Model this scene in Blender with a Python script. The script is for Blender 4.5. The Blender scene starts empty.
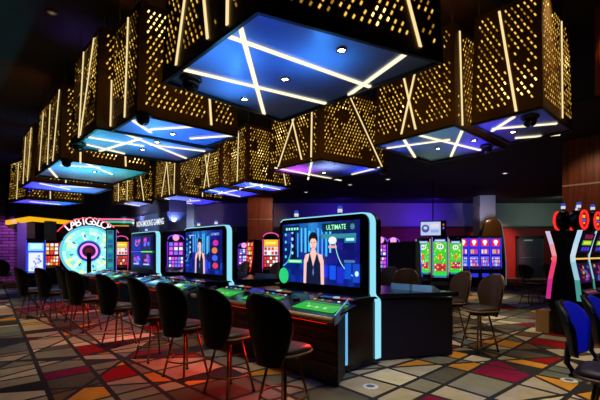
import bpy, bmesh, math, random
from mathutils import Vector, Matrix
random.seed(7)
R = math.radians
scene = bpy.context.scene
col = scene.collection
EYE = 1.45
F = 400.0
# ------------------------------------------------------------------ camera
cam = bpy.data.cameras.new('camera'); cam.lens = 24; cam.sensor_width = 36; cam.shift_y = 50/600
cam.clip_start = .05; cam.clip_end = 200
camo = bpy.data.objects.new('camera', cam); camo.location = (0, 0, EYE); camo.rotation_euler = (R(90), 0, 0)
col.objects.link(camo); scene.camera = camo
# ------------------------------------------------------------------ world, exposure
w = bpy.data.worlds.new('world'); scene.world = w; w.use_nodes = True
w.node_tree.nodes['Background'].inputs[0].default_value = (.25, .3, .7, 1)
w.node_tree.nodes['Background'].inputs[1].default_value = .003
vs = scene.view_settings; vs.view_transform = 'Standard'; vs.look = 'None'; vs.exposure = 0; vs.gamma = 1; vs.use_curve_mapping = False

def lamp(kind, name, loc, color, energy, to=None, size=.05, angle=60, blend=.6, size_y=None, spread=180):
    l = bpy.data.lights.new(name, kind); l.energy = energy; l.color = color
    if kind == 'AREA':
        l.size = size; l.spread = R(spread)
        if size_y: l.shape = 'RECTANGLE'; l.size_y = size_y
    else: l.shadow_soft_size = size
    if kind == 'SPOT': l.spot_size = R(angle); l.spot_blend = blend
    o = bpy.data.objects.new(name, l); o.location = loc
    if to is not None:
        o.rotation_euler = (Vector(to)-Vector(loc)).to_track_quat('-Z', 'Y').to_euler()
    col.objects.link(o); return o

# ---- room lamps and added fill lamps: blue and violet washers, warm wall and ceiling spots
def X(px, Y): return (px-300)/F*Y
def G(px, py, z):
    """where the view through a photo point meets the horizontal plane z"""
    Y = F*(z-EYE)/(250-py); return (X(px, Y), Y)

lamp('AREA', 'violet_wall_washer', (6.4, 19.4, 2.9), (.07, .015, 1), 115, (6.2, 21, 3.6), .3, size_y=6)
lamp('AREA', 'blue_wall_washer', (2.0, 19.2, 2.9), (.08, .02, 1), 55, (2.0, 21, 3.6), .3, size_y=5)
lamp('AREA', 'blue_wall_washer', (-4.8, 19.2, 2.9), (.08, .02, 1), 16, (-4.8, 21, 3.6), .3, size_y=5)
lamp('AREA', 'pale_wall_washer', (12, 18.5, 2.9), (.7, 1, .8), 20, (12.2, 21, 3.6), .3, size_y=4)
lamp('SPOT', 'pale_pillar_fill', (7.6, 16.2, 2.6), (.6, .55, 1), 130, (8.3, 17.9, 3.3), .05, 40)  # lamp added to brighten the grey pillar
lamp('AREA', 'pale_pillar_soft_fill', (-3.6, 14.4, 2.2), (.5, .6, 1), 5, (-4.35, 15.8, 2.3), .3, spread=60)  # soft lamp added for the pillar beside the sign
lamp('SPOT', 'red_wall_spot', (9.9, 18.0, 2.3), (1, .33, .28), 720, (10.2, 21, 1.3), .1, 62)
lamp('SPOT', 'red_wall_spot', (4.6, 17.5, 2.4), (.8, .25, .8), 60, (5.2, 21, 2.0), .1, 90)
lamp('SPOT', 'brick_wall_spot', (-13.6, 18.6, 3.0), (.6, .12, 1), 330, (-14.6, 20.2, 1.2), .1, 100)
lamp('SPOT', 'left_pillar_spot', (-12.6, 17.2, 2.4), (.3, .1, 1), 90, (-12.8, 18.6, 1.7), .1, 110)
lamp('SPOT', 'timber_wall_spot', (5.0, 7.6, 3.7), (1, .5, .28), 40, (6.6, 8.5, 2.1), .05, 75)
lamp('SPOT', 'timber_fascia_spot', (4.2, 5.4, 4.9), (1, .5, .12), 140, (4.9, 6.0, 4.5), .05, 44)
lamp('SPOT', 'timber_pillar_spot', (-.9, 16.5, 3.6), (1, .5, .35), 150, (-1.9, 18.8, 2.6), .05, 70)
lamp('SPOT', 'orange_ceiling_spot', (-5.6, 8.8, 4.3), (1, .22, .05), 16, (-6.1, 8.8, 5.2), .05, 110, 1)
lamp('SPOT', 'violet_ceiling_spot', (-3.9, 7.2, 4.6), (.2, .08, 1), 8, (-3.9, 7.0, 5.2), .05, 110, 1)
lamp('SPOT', 'red_ceiling_spot', (-2.6, 5.9, 4.6), (1, .3, .08), 7, (-2.4, 5.9, 5.2), .05, 120, 1)
lamp('SPOT', 'amber_ceiling_spot', (2.2, 5.9, 4.5), (1, .25, .05), 9, (2.2, 6.1, 5.2), .05, 120, 1)
# warm floor washes from the high ceiling, beside the lantern cluster
for i, (x, y, e, c) in enumerate([(1.9, 4.1, 90, 0), (3.3, 5.0, 110, 0), (-3.0, 3.9, 50, 1), (-4.6, 5.9, 110, 1), (-6.6, 7.6, 300, 1), (-9.0, 9.6, 520, 1), (-12, 13, 520, 1), (4.8, 8.4, 130, 0), (1.9, 2.9, 50, 0), (-1.9, 2.6, 30, 1), (5.6, 12.5, 120, 0)]):
    lamp('SPOT', 'floor_wash_spot', (x, y, 5.1 if (x*.748+y*.664) < 7.8 else 3.85), (1, .84, .50) if c else (1, .88, .68), e*(1.6 if c else 3.3), (x, y, 0), .08, 52, .9)
lamp('SPOT', 'blue_stool_fill', (3.1, 1.2, 2.3), (.04, .07, 1), 190, (2.15, 3.0, .8), .05, 40, .8)  # lamp added to bring out the blue on the stool backs
lamp('SPOT', 'stool_fill', (1.2, 4.6, 3.3), (1, .78, .5), 90, (2.75, 6.1, .95), .04, 34, .8)  # added lamp, brightens the fronts of the brown stools
lamp('SPOT', 'blue_end_fill', (.85, 4.2, 3.1), (.4, .65, 1), 80, (.8, 4.3, 0), .1, 66, .9)  # lamp added to lift the table's end plate with blue light
lamp('SPOT', 'table_fill', (.1, 4.1, 3.1), (1, .85, .6), 22, (.15, 4.25, .8), .04, 34, .9)  # added warm lamp for the arm rail
lamp('SPOT', 'table_fill', (.9, 4.4, 3.1), (.5, .75, 1), 110, (1.65, 5.7, .95), .04, 30, .9)  # added lamp that brightens the rear station plates
lamp('SPOT', 'far_blue_fill', (5.2, 9.4, 3.4), (.05, .1, 1), 90, (6.3, 10.6, .9), .05, 50, .9)  # added lamp, puts blue light on the far stools
# added warm lamps that brighten the lantern sides from below
for (x, y, tx, ty, e) in [(.9, 5.6, .9, 8.3, 60), (-.6, 6.2, -.2, 8.4, 30), (1.2, 4.6, 2.0, 6.0, 45), (2.2, 3.2, 2.7, 5.2, 25), (-3.5, 4.2, -3.3, 6.2, 14), (-2.2, 7.6, -2.2, 11, 60)]:
    lamp('SPOT', 'lantern_side_fill', (x, y, 2.2), (1, .62, .14), e*.6, (tx, ty, 3.9), .05, 60, .9)

# ------------------------------------------------------------------ materials
def lin(c):
    def f(v):
        v /= 255.0
        return v/12.92 if v <= .04045 else ((v+.055)/1.055)**2.4
    return (f(c[0]), f(c[1]), f(c[2]), 1)
MATS = {}
def mat(name, c, rough=.5, metal=0, noise=0, scale=20, spec=.5, coat=0):
    if name in MATS: return MATS[name]
    m = bpy.data.materials.new(name); m.use_nodes = True; nt = m.node_tree; b = nt.nodes['Principled BSDF']
    b.inputs['Base Color'].default_value = lin(c); b.inputs['Roughness'].default_value = rough
    b.inputs['Metallic'].default_value = metal; b.inputs['Specular IOR Level'].default_value = spec
    b.inputs['Coat Weight'].default_value = coat
    if noise:
        tc = nt.nodes.new('ShaderNodeTexCoord'); n = nt.nodes.new('ShaderNodeTexNoise'); n.inputs['Scale'].default_value = scale
        mx = nt.nodes.new('ShaderNodeMix'); mx.data_type = 'RGBA'
        mx.inputs[6].default_value = tuple(v*(1-noise) for v in lin(c)[:3])+(1,)
        mx.inputs[7].default_value = tuple(min(1, v*(1+noise)) for v in lin(c)[:3])+(1,)
        nt.links.new(tc.outputs['Object'], n.inputs['Vector']); nt.links.new(n.outputs['Fac'], mx.inputs[0])
        nt.links.new(mx.outputs[2], b.inputs['Base Color'])
    MATS[name] = m; return m
def glow(c, s=1.0):
    key = 'glow_%d_%d_%d_%d' % (c[0], c[1], c[2], int(s*100))
    if key in MATS: return MATS[key]
    m = bpy.data.materials.new(key); m.use_nodes = True; nt = m.node_tree; b = nt.nodes['Principled BSDF']
    b.inputs['Base Color'].default_value = (.02, .02, .02, 1); b.inputs['Roughness'].default_value = .4
    b.inputs['Emission Color'].default_value = lin(c); b.inputs['Emission Strength'].default_value = s
    MATS[key] = m; return m
def wood_mat():
    m = bpy.data.materials.new('timber'); m.use_nodes = True; nt = m.node_tree; b = nt.nodes['Principled BSDF']
    tc = nt.nodes.new('ShaderNodeTexCoord'); mp = nt.nodes.new('ShaderNodeMapping'); mp.inputs['Scale'].default_value = (14, 14, .5)
    n = nt.nodes.new('ShaderNodeTexNoise'); n.inputs['Scale'].default_value = 1.6; n.inputs['Detail'].default_value = 5
    r = nt.nodes.new('ShaderNodeValToRGB'); r.color_ramp.elements[0].position = .35; r.color_ramp.elements[1].position = .7
    r.color_ramp.elements[0].color = lin((84, 38, 20)); r.color_ramp.elements[1].color = lin((150, 78, 40))
    for a, c in ((tc.outputs['Object'], mp.inputs[0]), (mp.outputs[0], n.inputs['Vector']), (n.outputs['Fac'], r.inputs[0]), (r.outputs[0], b.inputs['Base Color'])): nt.links.new(a, c)
    b.inputs['Roughness'].default_value = .4
    return m
def tex_mat(name, kind, c1, c2, cm, sx, bw, bh, mortar, rough):
    m = bpy.data.materials.new(name); m.use_nodes = True; nt = m.node_tree; b = nt.nodes['Principled BSDF']
    tc = nt.nodes.new('ShaderNodeTexCoord'); mp = nt.nodes.new('ShaderNodeMapping')
    if kind == 'wall': mp.inputs['Rotation'].default_value = (R(90), 0, 0)
    br = nt.nodes.new('ShaderNodeTexBrick'); br.inputs['Scale'].default_value = sx
    br.inputs['Color1'].default_value = lin(c1); br.inputs['Color2'].default_value = lin(c2); br.inputs['Mortar'].default_value = lin(cm)
    br.inputs['Brick Width'].default_value = bw; br.inputs['Row Height'].default_value = bh; br.inputs['Mortar Size'].default_value = mortar
    if kind == 'tile': br.offset = 0
    nt.links.new(tc.outputs['Object'], mp.inputs[0]); nt.links.new(mp.outputs[0], br.inputs['Vector']); nt.links.new(br.outputs['Color'], b.inputs['Base Color'])
    b.inputs['Roughness'].default_value = rough
    return m
TIMBER = wood_mat()
BRICK = tex_mat('stacked_stone', 'wall', (150, 130, 130), (100, 85, 95), (25, 20, 24), 1, .7, .16, .02, .8)
TILE = tex_mat('ceiling_tile', 'tile', (34, 28, 26), (30, 25, 24), (8, 8, 8), 1, .9, .9, .015, .8)
BLACK = mat('black_gloss', (6, 6, 9), .25); BLACKM = mat('black_satin', (7, 7, 9), .5)
VINYL = mat('black_vinyl', (6, 7, 12), .4, spec=.22); VINYLB = mat('brown_vinyl', (76, 54, 32), .3)
SEATV = mat('seat_vinyl', (46, 38, 36), .5); VINYLBLUELIT = mat('blue_lit_vinyl', (50, 60, 150), .3); CHROME = mat('chrome', (190, 190, 195), .18, 1)  # blue vinyl: part of the blue light is put into its colour
BRASS = mat('brass_leg', (150, 110, 62), .3, 1); BRONZE = mat('perforated_bronze', (120, 82, 26), .45, .6, noise=.35, scale=2.5)
SATIN = mat('satin_panel', (132, 158, 215), .3, .35, noise=.25, scale=1.3)  # bluish colour stands in for part of the blue light on the undersides
STEEL = mat('brushed_steel', (140, 145, 155), .35, .9)
WHITE = mat('white_plastic', (210, 210, 210), .4); WOODEDGE = mat('pale_wood', (165, 125, 75), .45)
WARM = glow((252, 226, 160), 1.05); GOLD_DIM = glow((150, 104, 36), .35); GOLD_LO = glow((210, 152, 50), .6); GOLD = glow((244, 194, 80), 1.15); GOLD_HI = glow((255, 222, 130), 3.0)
WARMU = glow((255, 238, 200), 1.25); CYAN = glow((146, 228, 248), 1.0); BULB = glow((255, 240, 205), 40)

# ------------------------------------------------------------------ mesh helpers
class MB:
    def __init__(s): s.v = []; s.f = []; s.m = []; s.s = []; s.mats = []
    def mi(s, m):
        if m not in s.mats: s.mats.append(m)
        return s.mats.index(m)
    def add(s, vs_, fs, m, smooth=False):
        o = len(s.v); k = s.mi(m); s.v += [tuple(v) for v in vs_]
        for f in fs: s.f.append([i+o for i in f]); s.m.append(k); s.s.append(smooth)
        return s
    def box(s, x0, x1, y0, y1, z0, z1, m, M=None):
        vs_ = [Vector((x, y, z)) for z in (z0, z1) for y in (y0, y1) for x in (x0, x1)]
        if M is not None: vs_ = [M @ v for v in vs_]
        return s.add(vs_, [(0, 2, 3, 1), (4, 5, 7, 6), (0, 1, 5, 4), (2, 6, 7, 3), (0, 4, 6, 2), (1, 3, 7, 5)], m)
    def prism(s, poly, a, b, m, axis='z', smooth=False, poly2=None):
        q = poly2 or poly
        def mk(p, t): return (p[0], p[1], t) if axis == 'z' else ((t, p[0], p[1]) if axis == 'x' else (p[0], t, p[1]))
        n = len(poly); vs_ = [mk(p, a) for p in poly]+[mk(p, b) for p in q]
        s.add(vs_, [list(range(n))[::-1], list(range(n, 2*n))], m)
        o = len(s.v)-2*n; k = s.mi(m)
        for i in range(n):
            j = (i+1) % n; s.f.append([o+i, o+j, o+n+j, o+n+i]); s.m.append(k); s.s.append(smooth)
        return s
    def tube(s, pts, r, m, n=8, closed=False):
        pts = [Vector(p) for p in pts]; N = len(pts); rr = r if isinstance(r, (list, tuple)) else [r]*N
        o = len(s.v); k = s.mi(m)
        for i, p in enumerate(pts):
            a = pts[(i-1) % N] if (closed or i > 0) else p; b = pts[(i+1) % N] if (closed or i < N-1) else p
            t = (b-a).normalized(); ref = Vector((0, 0, 1)) if abs(t.z) < .9 else Vector((1, 0, 0))
            u = t.cross(ref).normalized(); v = t.cross(u)
            for j in range(n):
                an = 2*math.pi*j/n; s.v.append(tuple(p+(u*math.cos(an)+v*math.sin(an))*rr[i]))
        for i in range(N if closed else N-1):
            i2 = (i+1) % N
            for j in range(n):
                j2 = (j+1) % n; s.f.append([o+i*n+j, o+i*n+j2, o+i2*n+j2, o+i2*n+j]); s.m.append(k); s.s.append(True)
        if not closed:
            for e in (0, N-1): s.f.append([o+e*n+j for j in range(n)]); s.m.append(k); s.s.append(False)
        return s
    def lathe(s, prof, m, c=(0, 0, 0), n=16, M=None, cap=True):
        o = len(s.v); k = s.mi(m)
        for r, z in prof:
            for j in range(n):
                a = 2*math.pi*j/n; v = Vector((r*math.cos(a), r*math.sin(a), z))
                if M is not None: v = M @ v
                s.v.append(tuple(v+Vector(c)))
        for i in range(len(prof)-1):
            for j in range(n):
                j2 = (j+1) % n; s.f.append([o+i*n+j, o+i*n+j2, o+(i+1)*n+j2, o+(i+1)*n+j]); s.m.append(k); s.s.append(True)
        if cap:
            for e in (0, len(prof)-1): s.f.append([o+e*n+j for j in range(n)]); s.m.append(k); s.s.append(False)
        return s
    def build(s, name, parent=None, bevel=0, recalc=True, loc=None, subd=0):
        me = bpy.data.meshes.new(name); me.from_pydata(s.v, [], s.f)
        for m in s.mats: me.materials.append(m)
        for p, k, sm in zip(me.polygons, s.m, s.s): p.material_index = k; p.use_smooth = sm
        if recalc:
            b = bmesh.new(); b.from_mesh(me); bmesh.ops.recalc_face_normals(b, faces=b.faces); b.to_mesh(me); b.free()
        o = bpy.data.objects.new(name, me); col.objects.link(o)
        if parent: o.parent = parent
        if loc: o.location = loc
        if bevel:
            md = o.modifiers.new('bevel', 'BEVEL'); md.width = bevel; md.segments = 3; md.limit_method = 'ANGLE'
        if subd:
            md = o.modifiers.new('sub', 'SUBSURF'); md.levels = subd; md.render_levels = subd
        return o
def tag(o, label=None, cat=None, group=None, kind=None):
    for k, v in (('label', label), ('category', cat), ('group', group), ('kind', kind)):
        if v: o[k] = v
    return o
def thing(name, label, cat, loc=(0, 0, 0), rot=0, group=None):
    o = bpy.data.objects.new(name, None); o.empty_display_size = .2; col.objects.link(o)
    o.location = loc; o.rotation_euler = (0, 0, rot); return tag(o, label, cat, group)
CH = {}
def dup(root, loc, rot, label, group=None, swap=None):
    def cp(o, par):
        c = o.copy(); col.objects.link(c)
        if par is not None: c.parent = par
        for ch in kids(o): cp(ch, c)
        return c
    def kids(o): return [k for k in list(bpy.data.objects) if k.parent == o]
    c = cp(root, None); c.location = loc; c.rotation_euler = (0, 0, rot); c['label'] = label
    if group: c['group'] = group
    return c
def face(fx, fy): return math.atan2(fy, fx)+math.pi/2      # local -y looks along (fx, fy)
D1 = (-.664, .748); D2 = (.748, .664)

class Pic:
    """flat picture made of coloured polygons on a plane"""
    def __init__(s, mb, O, U, V, w, h, st=1.0):
        s.mb = mb; s.O = Vector(O); s.U = Vector(U).normalized(); s.V = Vector(V).normalized(); s.N = s.U.cross(s.V); s.w = w; s.h = h; s.k = 1; s.st = st
    def poly(s, pts, c, st=None, same=False):
        if not same: s.k += 1
        vs_ = [s.O+s.U*(p[0]*s.w)+s.V*(p[1]*s.h)+s.N*(.0007*s.k) for p in pts]
        s.mb.add(vs_, [list(range(len(pts)))], glow(c, s.st if st is None else st))
    def rect(s, u0, u1, v0, v1, c, st=None, same=False): s.poly([(u0, v0), (u1, v0), (u1, v1), (u0, v1)], c, st, same)
    def disc(s, u, v, r, c, st=None, ry=None, n=14, same=False):
        ry = ry if ry else r*s.w/s.h
        s.poly([(u+r*math.cos(2*math.pi*i/n), v+ry*math.sin(2*math.pi*i/n)) for i in range(n)], c, st, same)
    def arc(s, u, v, r, ry, a0, a1, t, c, st=None, n=14):
        s.k += 1
        for i in range(n):
            a = R(a0+(a1-a0)*i/n); b = R(a0+(a1-a0)*(i+1)/n)
            s.poly([(u+r*math.cos(a), v+ry*math.sin(a)), (u+r*math.cos(b), v+ry*math.sin(b)), (u+(r-t)*math.cos(b), v+(ry-t*1.7)*math.sin(b)), (u+(r-t)*math.cos(a), v+(ry-t*1.7)*math.sin(a))], c, st, True)
    def text(s, body, u, v, size, c, st=None, sx=1.0):
        s.k += 1
        vs_, fs = text_geo(body)
        x0 = min(p[0] for p in vs_); x1 = max(p[0] for p in vs_)
        s.mb.add([s.O+s.U*(u*s.w+(p[0]-(x0+x1)/2)*size*sx)+s.V*(v*s.h+p[1]*size)+s.N*(.0007*s.k) for p in vs_], fs, glow(c, s.st if st is None else st))
TXT = {}
def text_geo(body):
    if body in TXT: return TXT[body]
    cu = bpy.data.curves.new('lettering', 'FONT'); cu.body = body; cu.size = 1; cu.offset = .012; cu.resolution_u = 3
    o = bpy.data.objects.new('lettering', cu); col.objects.link(o)
    me = bpy.data.meshes.new_from_object(o.evaluated_get(bpy.context.evaluated_depsgraph_get()))
    r = ([tuple(v.co) for v in me.vertices], [list(p.vertices) for p in me.polygons])
    bpy.data.objects.remove(o); bpy.data.meshes.remove(me); bpy.data.curves.remove(cu)
    TXT[body] = r; return r

# ------------------------------------------------------------------ structure
def carpet():
    mb = MB(); base = mat('carpet_line', (26, 22, 20), .95)
    mb.add([(-26, -3, 0), (22, -3, 0), (22, 24, 0), (-26, 24, 0)], [(0, 1, 2, 3)], base)
    pal = [((172, 156, 122), 7), ((128, 122, 100), 5), ((104, 106, 92), 5), ((92, 84, 66), 4), ((205, 190, 152), 4), ((204, 138, 44), 4), ((150, 24, 24), 2), ((128, 22, 52), 2), ((120, 92, 60), 3)]
    mats = []
    for i, (c, n) in enumerate(pal):
        mats += [mat('carpet_pile_%d' % i, c, .95, noise=.28, scale=5, spec=.1)]*n
    rnd = random.Random(11)
    def inset(poly, t):
        n = len(poly); L = []
        for i in range(n):
            a = poly[i]; b = poly[(i+1) % n]; d = b-a
            if d.length < .015: return inset(poly[:i]+poly[i+1:], t) if n > 3 else None
            d.normalize(); L.append((a+Vector((-d.y, d.x))*t, d))
        out = []
        for i in range(n):
            (p, d), (q, e) = L[i-1], L[i]; cr = d.x*e.y-d.y*e.x
            if cr < .05: return None
            k = ((q.x-p.x)*e.y-(q.y-p.y)*e.x)/cr; out.append(p+d*k)
        for i in range(n):
            if (out[(i+1) % n]-out[i]).dot(L[i][1]) <= 0: return None
        return out
    cells = [[Vector(c) for c in ((-25, 1), (-2, -2.5), (20, -2.5), (20, 21), (-25, 23))]]
    def cut(o_, d):
        nonlocal cells
        nn = Vector((-d.y, d.x)); out = []
        for c in cells:
            ds = [(p-o_).dot(nn) for p in c]
            if min(ds) > -.02 or max(ds) < .02: out.append(c); continue
            A, B = [], []
            for i in range(len(c)):
                p, q, dp, dq = c[i], c[(i+1) % len(c)], ds[i], ds[(i+1) % len(c)]
                (A if dp >= 0 else B).append(p)
                if dp*dq < 0:
                    x = p.lerp(q, dp/(dp-dq)); A.append(x); B.append(x)
            out += [A, B]
        cells = out
    a1, a2 = 131.6, 41.6
    def ray(ang, px, py): cut(Vector((px, py)), Vector((math.cos(R(ang)), math.sin(R(ang)))))
    k = -20
    while k < 24:
        ray(a1+rnd.uniform(-5, 5), 1+k*D2[0], 5+k*D2[1]); k += rnd.uniform(.3, .62)
    k = -20
    while k < 36:
        ray(a2+rnd.uniform(-4, 4), 1+k*D1[0], 5+k*D1[1]); k += rnd.uniform(.28, .56)
    k = -20
    while k < 36:
        ray(a2+rnd.choice((-26, -34, 22, 32, 50))+rnd.uniform(-5, 5), 1+k*D1[0], 5+k*D1[1]); k += rnd.uniform(.8, 1.5)
    for c in cells:
        pi = inset(c, .026)
        if not pi: continue
        A = abs(sum(pi[i].x*pi[(i+1) % len(pi)].y-pi[(i+1) % len(pi)].x*pi[i].y for i in range(len(pi))))/2
        mt = rnd.choice(mats)
        if A > .16 and rnd.random() < .6: mt = rnd.choice(mats[:25])
        mb.add([(a.x, a.y, .003) for a in pi], [list(range(len(pi)))], mt)
    o = mb.build('floor', recalc=False); o['kind'] = 'structure'
    for p in o.data.polygons:
        pass
    return o
carpet()
def struct(name, mb, **k): o = mb.build(name, **k); o['kind'] = 'structure'; return o
struct('ceiling', MB().box(-26, 22, -3, 24, 5.2, 5.4, TILE))
# lower dark soffit beyond the lanterns
def uv(c, s): return (c*D2[0]+s*D1[0], c*D2[1]+s*D1[1])       # across-row / along-row coordinates to x, y
struct('ceiling_soffit', MB().prism([uv(7.9, -7), uv(7.9, 20), uv(27, 20), uv(27, -7)], 3.9, 5.18, mat('soffit_paint', (16, 15, 24), .85)))
RED = mat('red_wall_paint', (120, 14, 16), .7, noise=.15, scale=3); GREY = mat('grey_wall_paint', (150, 152, 150), .75, noise=.08, scale=2); NAVY = mat('dark_wall_paint', (40, 34, 52), .8)
mb = MB(); mb.box(-8.6, 21, 21, 21.3, 0, 2.62, RED); mb.box(-8.6, 21, 20.94, 21.3, 2.62, 5.2, GREY); mb.box(-8.6, 3.4, 20.9, 21, 0, 2.62, NAVY)
struct('wall_back', mb)
mb = MB(); mb.box(-16.5, -14.45, 20.2, 20.6, 0, 5.2, BRICK); struct('wall_left', mb)
struct('wall_left_rear', MB().box(-16, -8.4, 22.5, 22.8, 0, 5.2, NAVY))
struct('wall_far_left', MB().box(-16.8, -16.5, 6, 20.6, 0, 5.2, NAVY))
struct('trim_1', MB().box(-8.6, 21, 20.86, 20.95, 2.6, 2.68, mat('dark_trim', (30, 28, 34), .5)))
# timber clad wall at right, running along the rows, with a metal reveal whitened to stand for its reflection
p = [(5.9, 9.0), (5.9+.664*4, 9.0-.748*4)]; q = [(a+D2[0]*.5, b+D2[1]*.5) for a, b in p]
tw = MB(); tw.prism([p[0], p[1], q[1], q[0]], 0, 2.87, TIMBER); tw.prism([p[0], p[1], q[1], q[0]], 2.90, 3.9, TIMBER); tw.prism([(p[0][0]-.01, p[0][1]-.01), (p[1][0]-.01, p[1][1]-.01), q[1], q[0]], 2.87, 2.90, WHITE)
struct('wall_right', tw)
struct('trim_2', MB().box(4.6, 7.5, 6.0, 6.25, 3.86, 5.2, TIMBER))
# free standing timber pillar in the middle distance, grey pillars
pl = MB(); pl.box(-2.45, -1.28, 18.7, 19.3, 0, 2.87, TIMBER); pl.box(-2.45, -1.28, 18.7, 19.3, 2.91, 5.2, TIMBER); pl.box(-2.46, -1.27, 18.69, 19.31, 2.87, 2.91, STEEL)
tag(pl.build('timber_pillar'), kind='structure')
tag(MB().box(8.05, 8.75, 17.9, 18.6, 0, 3.9, GREY).build('grey_pillar'), kind='structure')
tag(MB().box(-4.55, -4.18, 15.8, 16.2, 0, 3.6, GREY).build('grey_pillar'), kind='structure')
tag(MB().box(-13.15, -12.72, 18.6, 19.2, 0, 2.75, GREY).build('grey_pillar'), kind='structure')
tag(MB().box(-11.45, -11.2, 17.9, 18.4, 0, 2.75, GREY).build('grey_pillar'), kind='structure')
# door in the red wall
dr = MB(); dr.box(0, 1.16, -.05, .05, 0, 2.05, mat('grey_door', (52, 44, 66), .5))
do = dr.build('door_1', loc=(11.42, 20.93, 0)); do['kind'] = 'structure'
fr = MB(); fr.box(-.12, 0, -.08, .04, 0, 2.16, BLACKM); fr.box(1.16, 1.28, -.08, .04, 0, 2.16, STEEL); fr.box(-.12, 1.28, -.08, .04, 2.05, 2.16, BLACKM); fr.build('door_frame', do)
MB().box(.1, 1.08, -.12, -.05, 1.02, 1.07, STEEL).build('push_bar', do)
MB().box(.25, .7, -.1, -.05, 1.92, 1.99, WHITE).build('door_closer', do)
# yellow lit bulkhead far left
def wedge(name, pts, z0, z1, m, th=.5):
    mb = MB()
    for (a, b) in zip(pts[:-1], pts[1:]):
        mb.prism([a, b, (b[0], b[1]+th), (a[0], a[1]+th)], z0, z1, m)
    return mb
c0 = (X(5, 20), 20.0); c1 = (X(29, 17.6), 17.6); c2 = (X(72, 20.2), 20.2); c3 = (X(131, 21.4), 21.4)
bk = wedge('bulkhead', [c0, c1, c2, c3], 2.95, 5.18, NAVY)
mbk = bk.build('ceiling_bulkhead'); mbk['kind'] = 'structure'
st = wedge('strip', [(c0[0], c0[1]+.02), (c1[0], c1[1]+.02), (c2[0], c2[1]+.02), (c3[0], c3[1]+.02)], 2.72, 2.93, glow((255, 186, 22), .95), .2)
tag(st.build('cove_light'), 'yellow glowing light band along the bulkhead over the far left slot machines', 'light')

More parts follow.
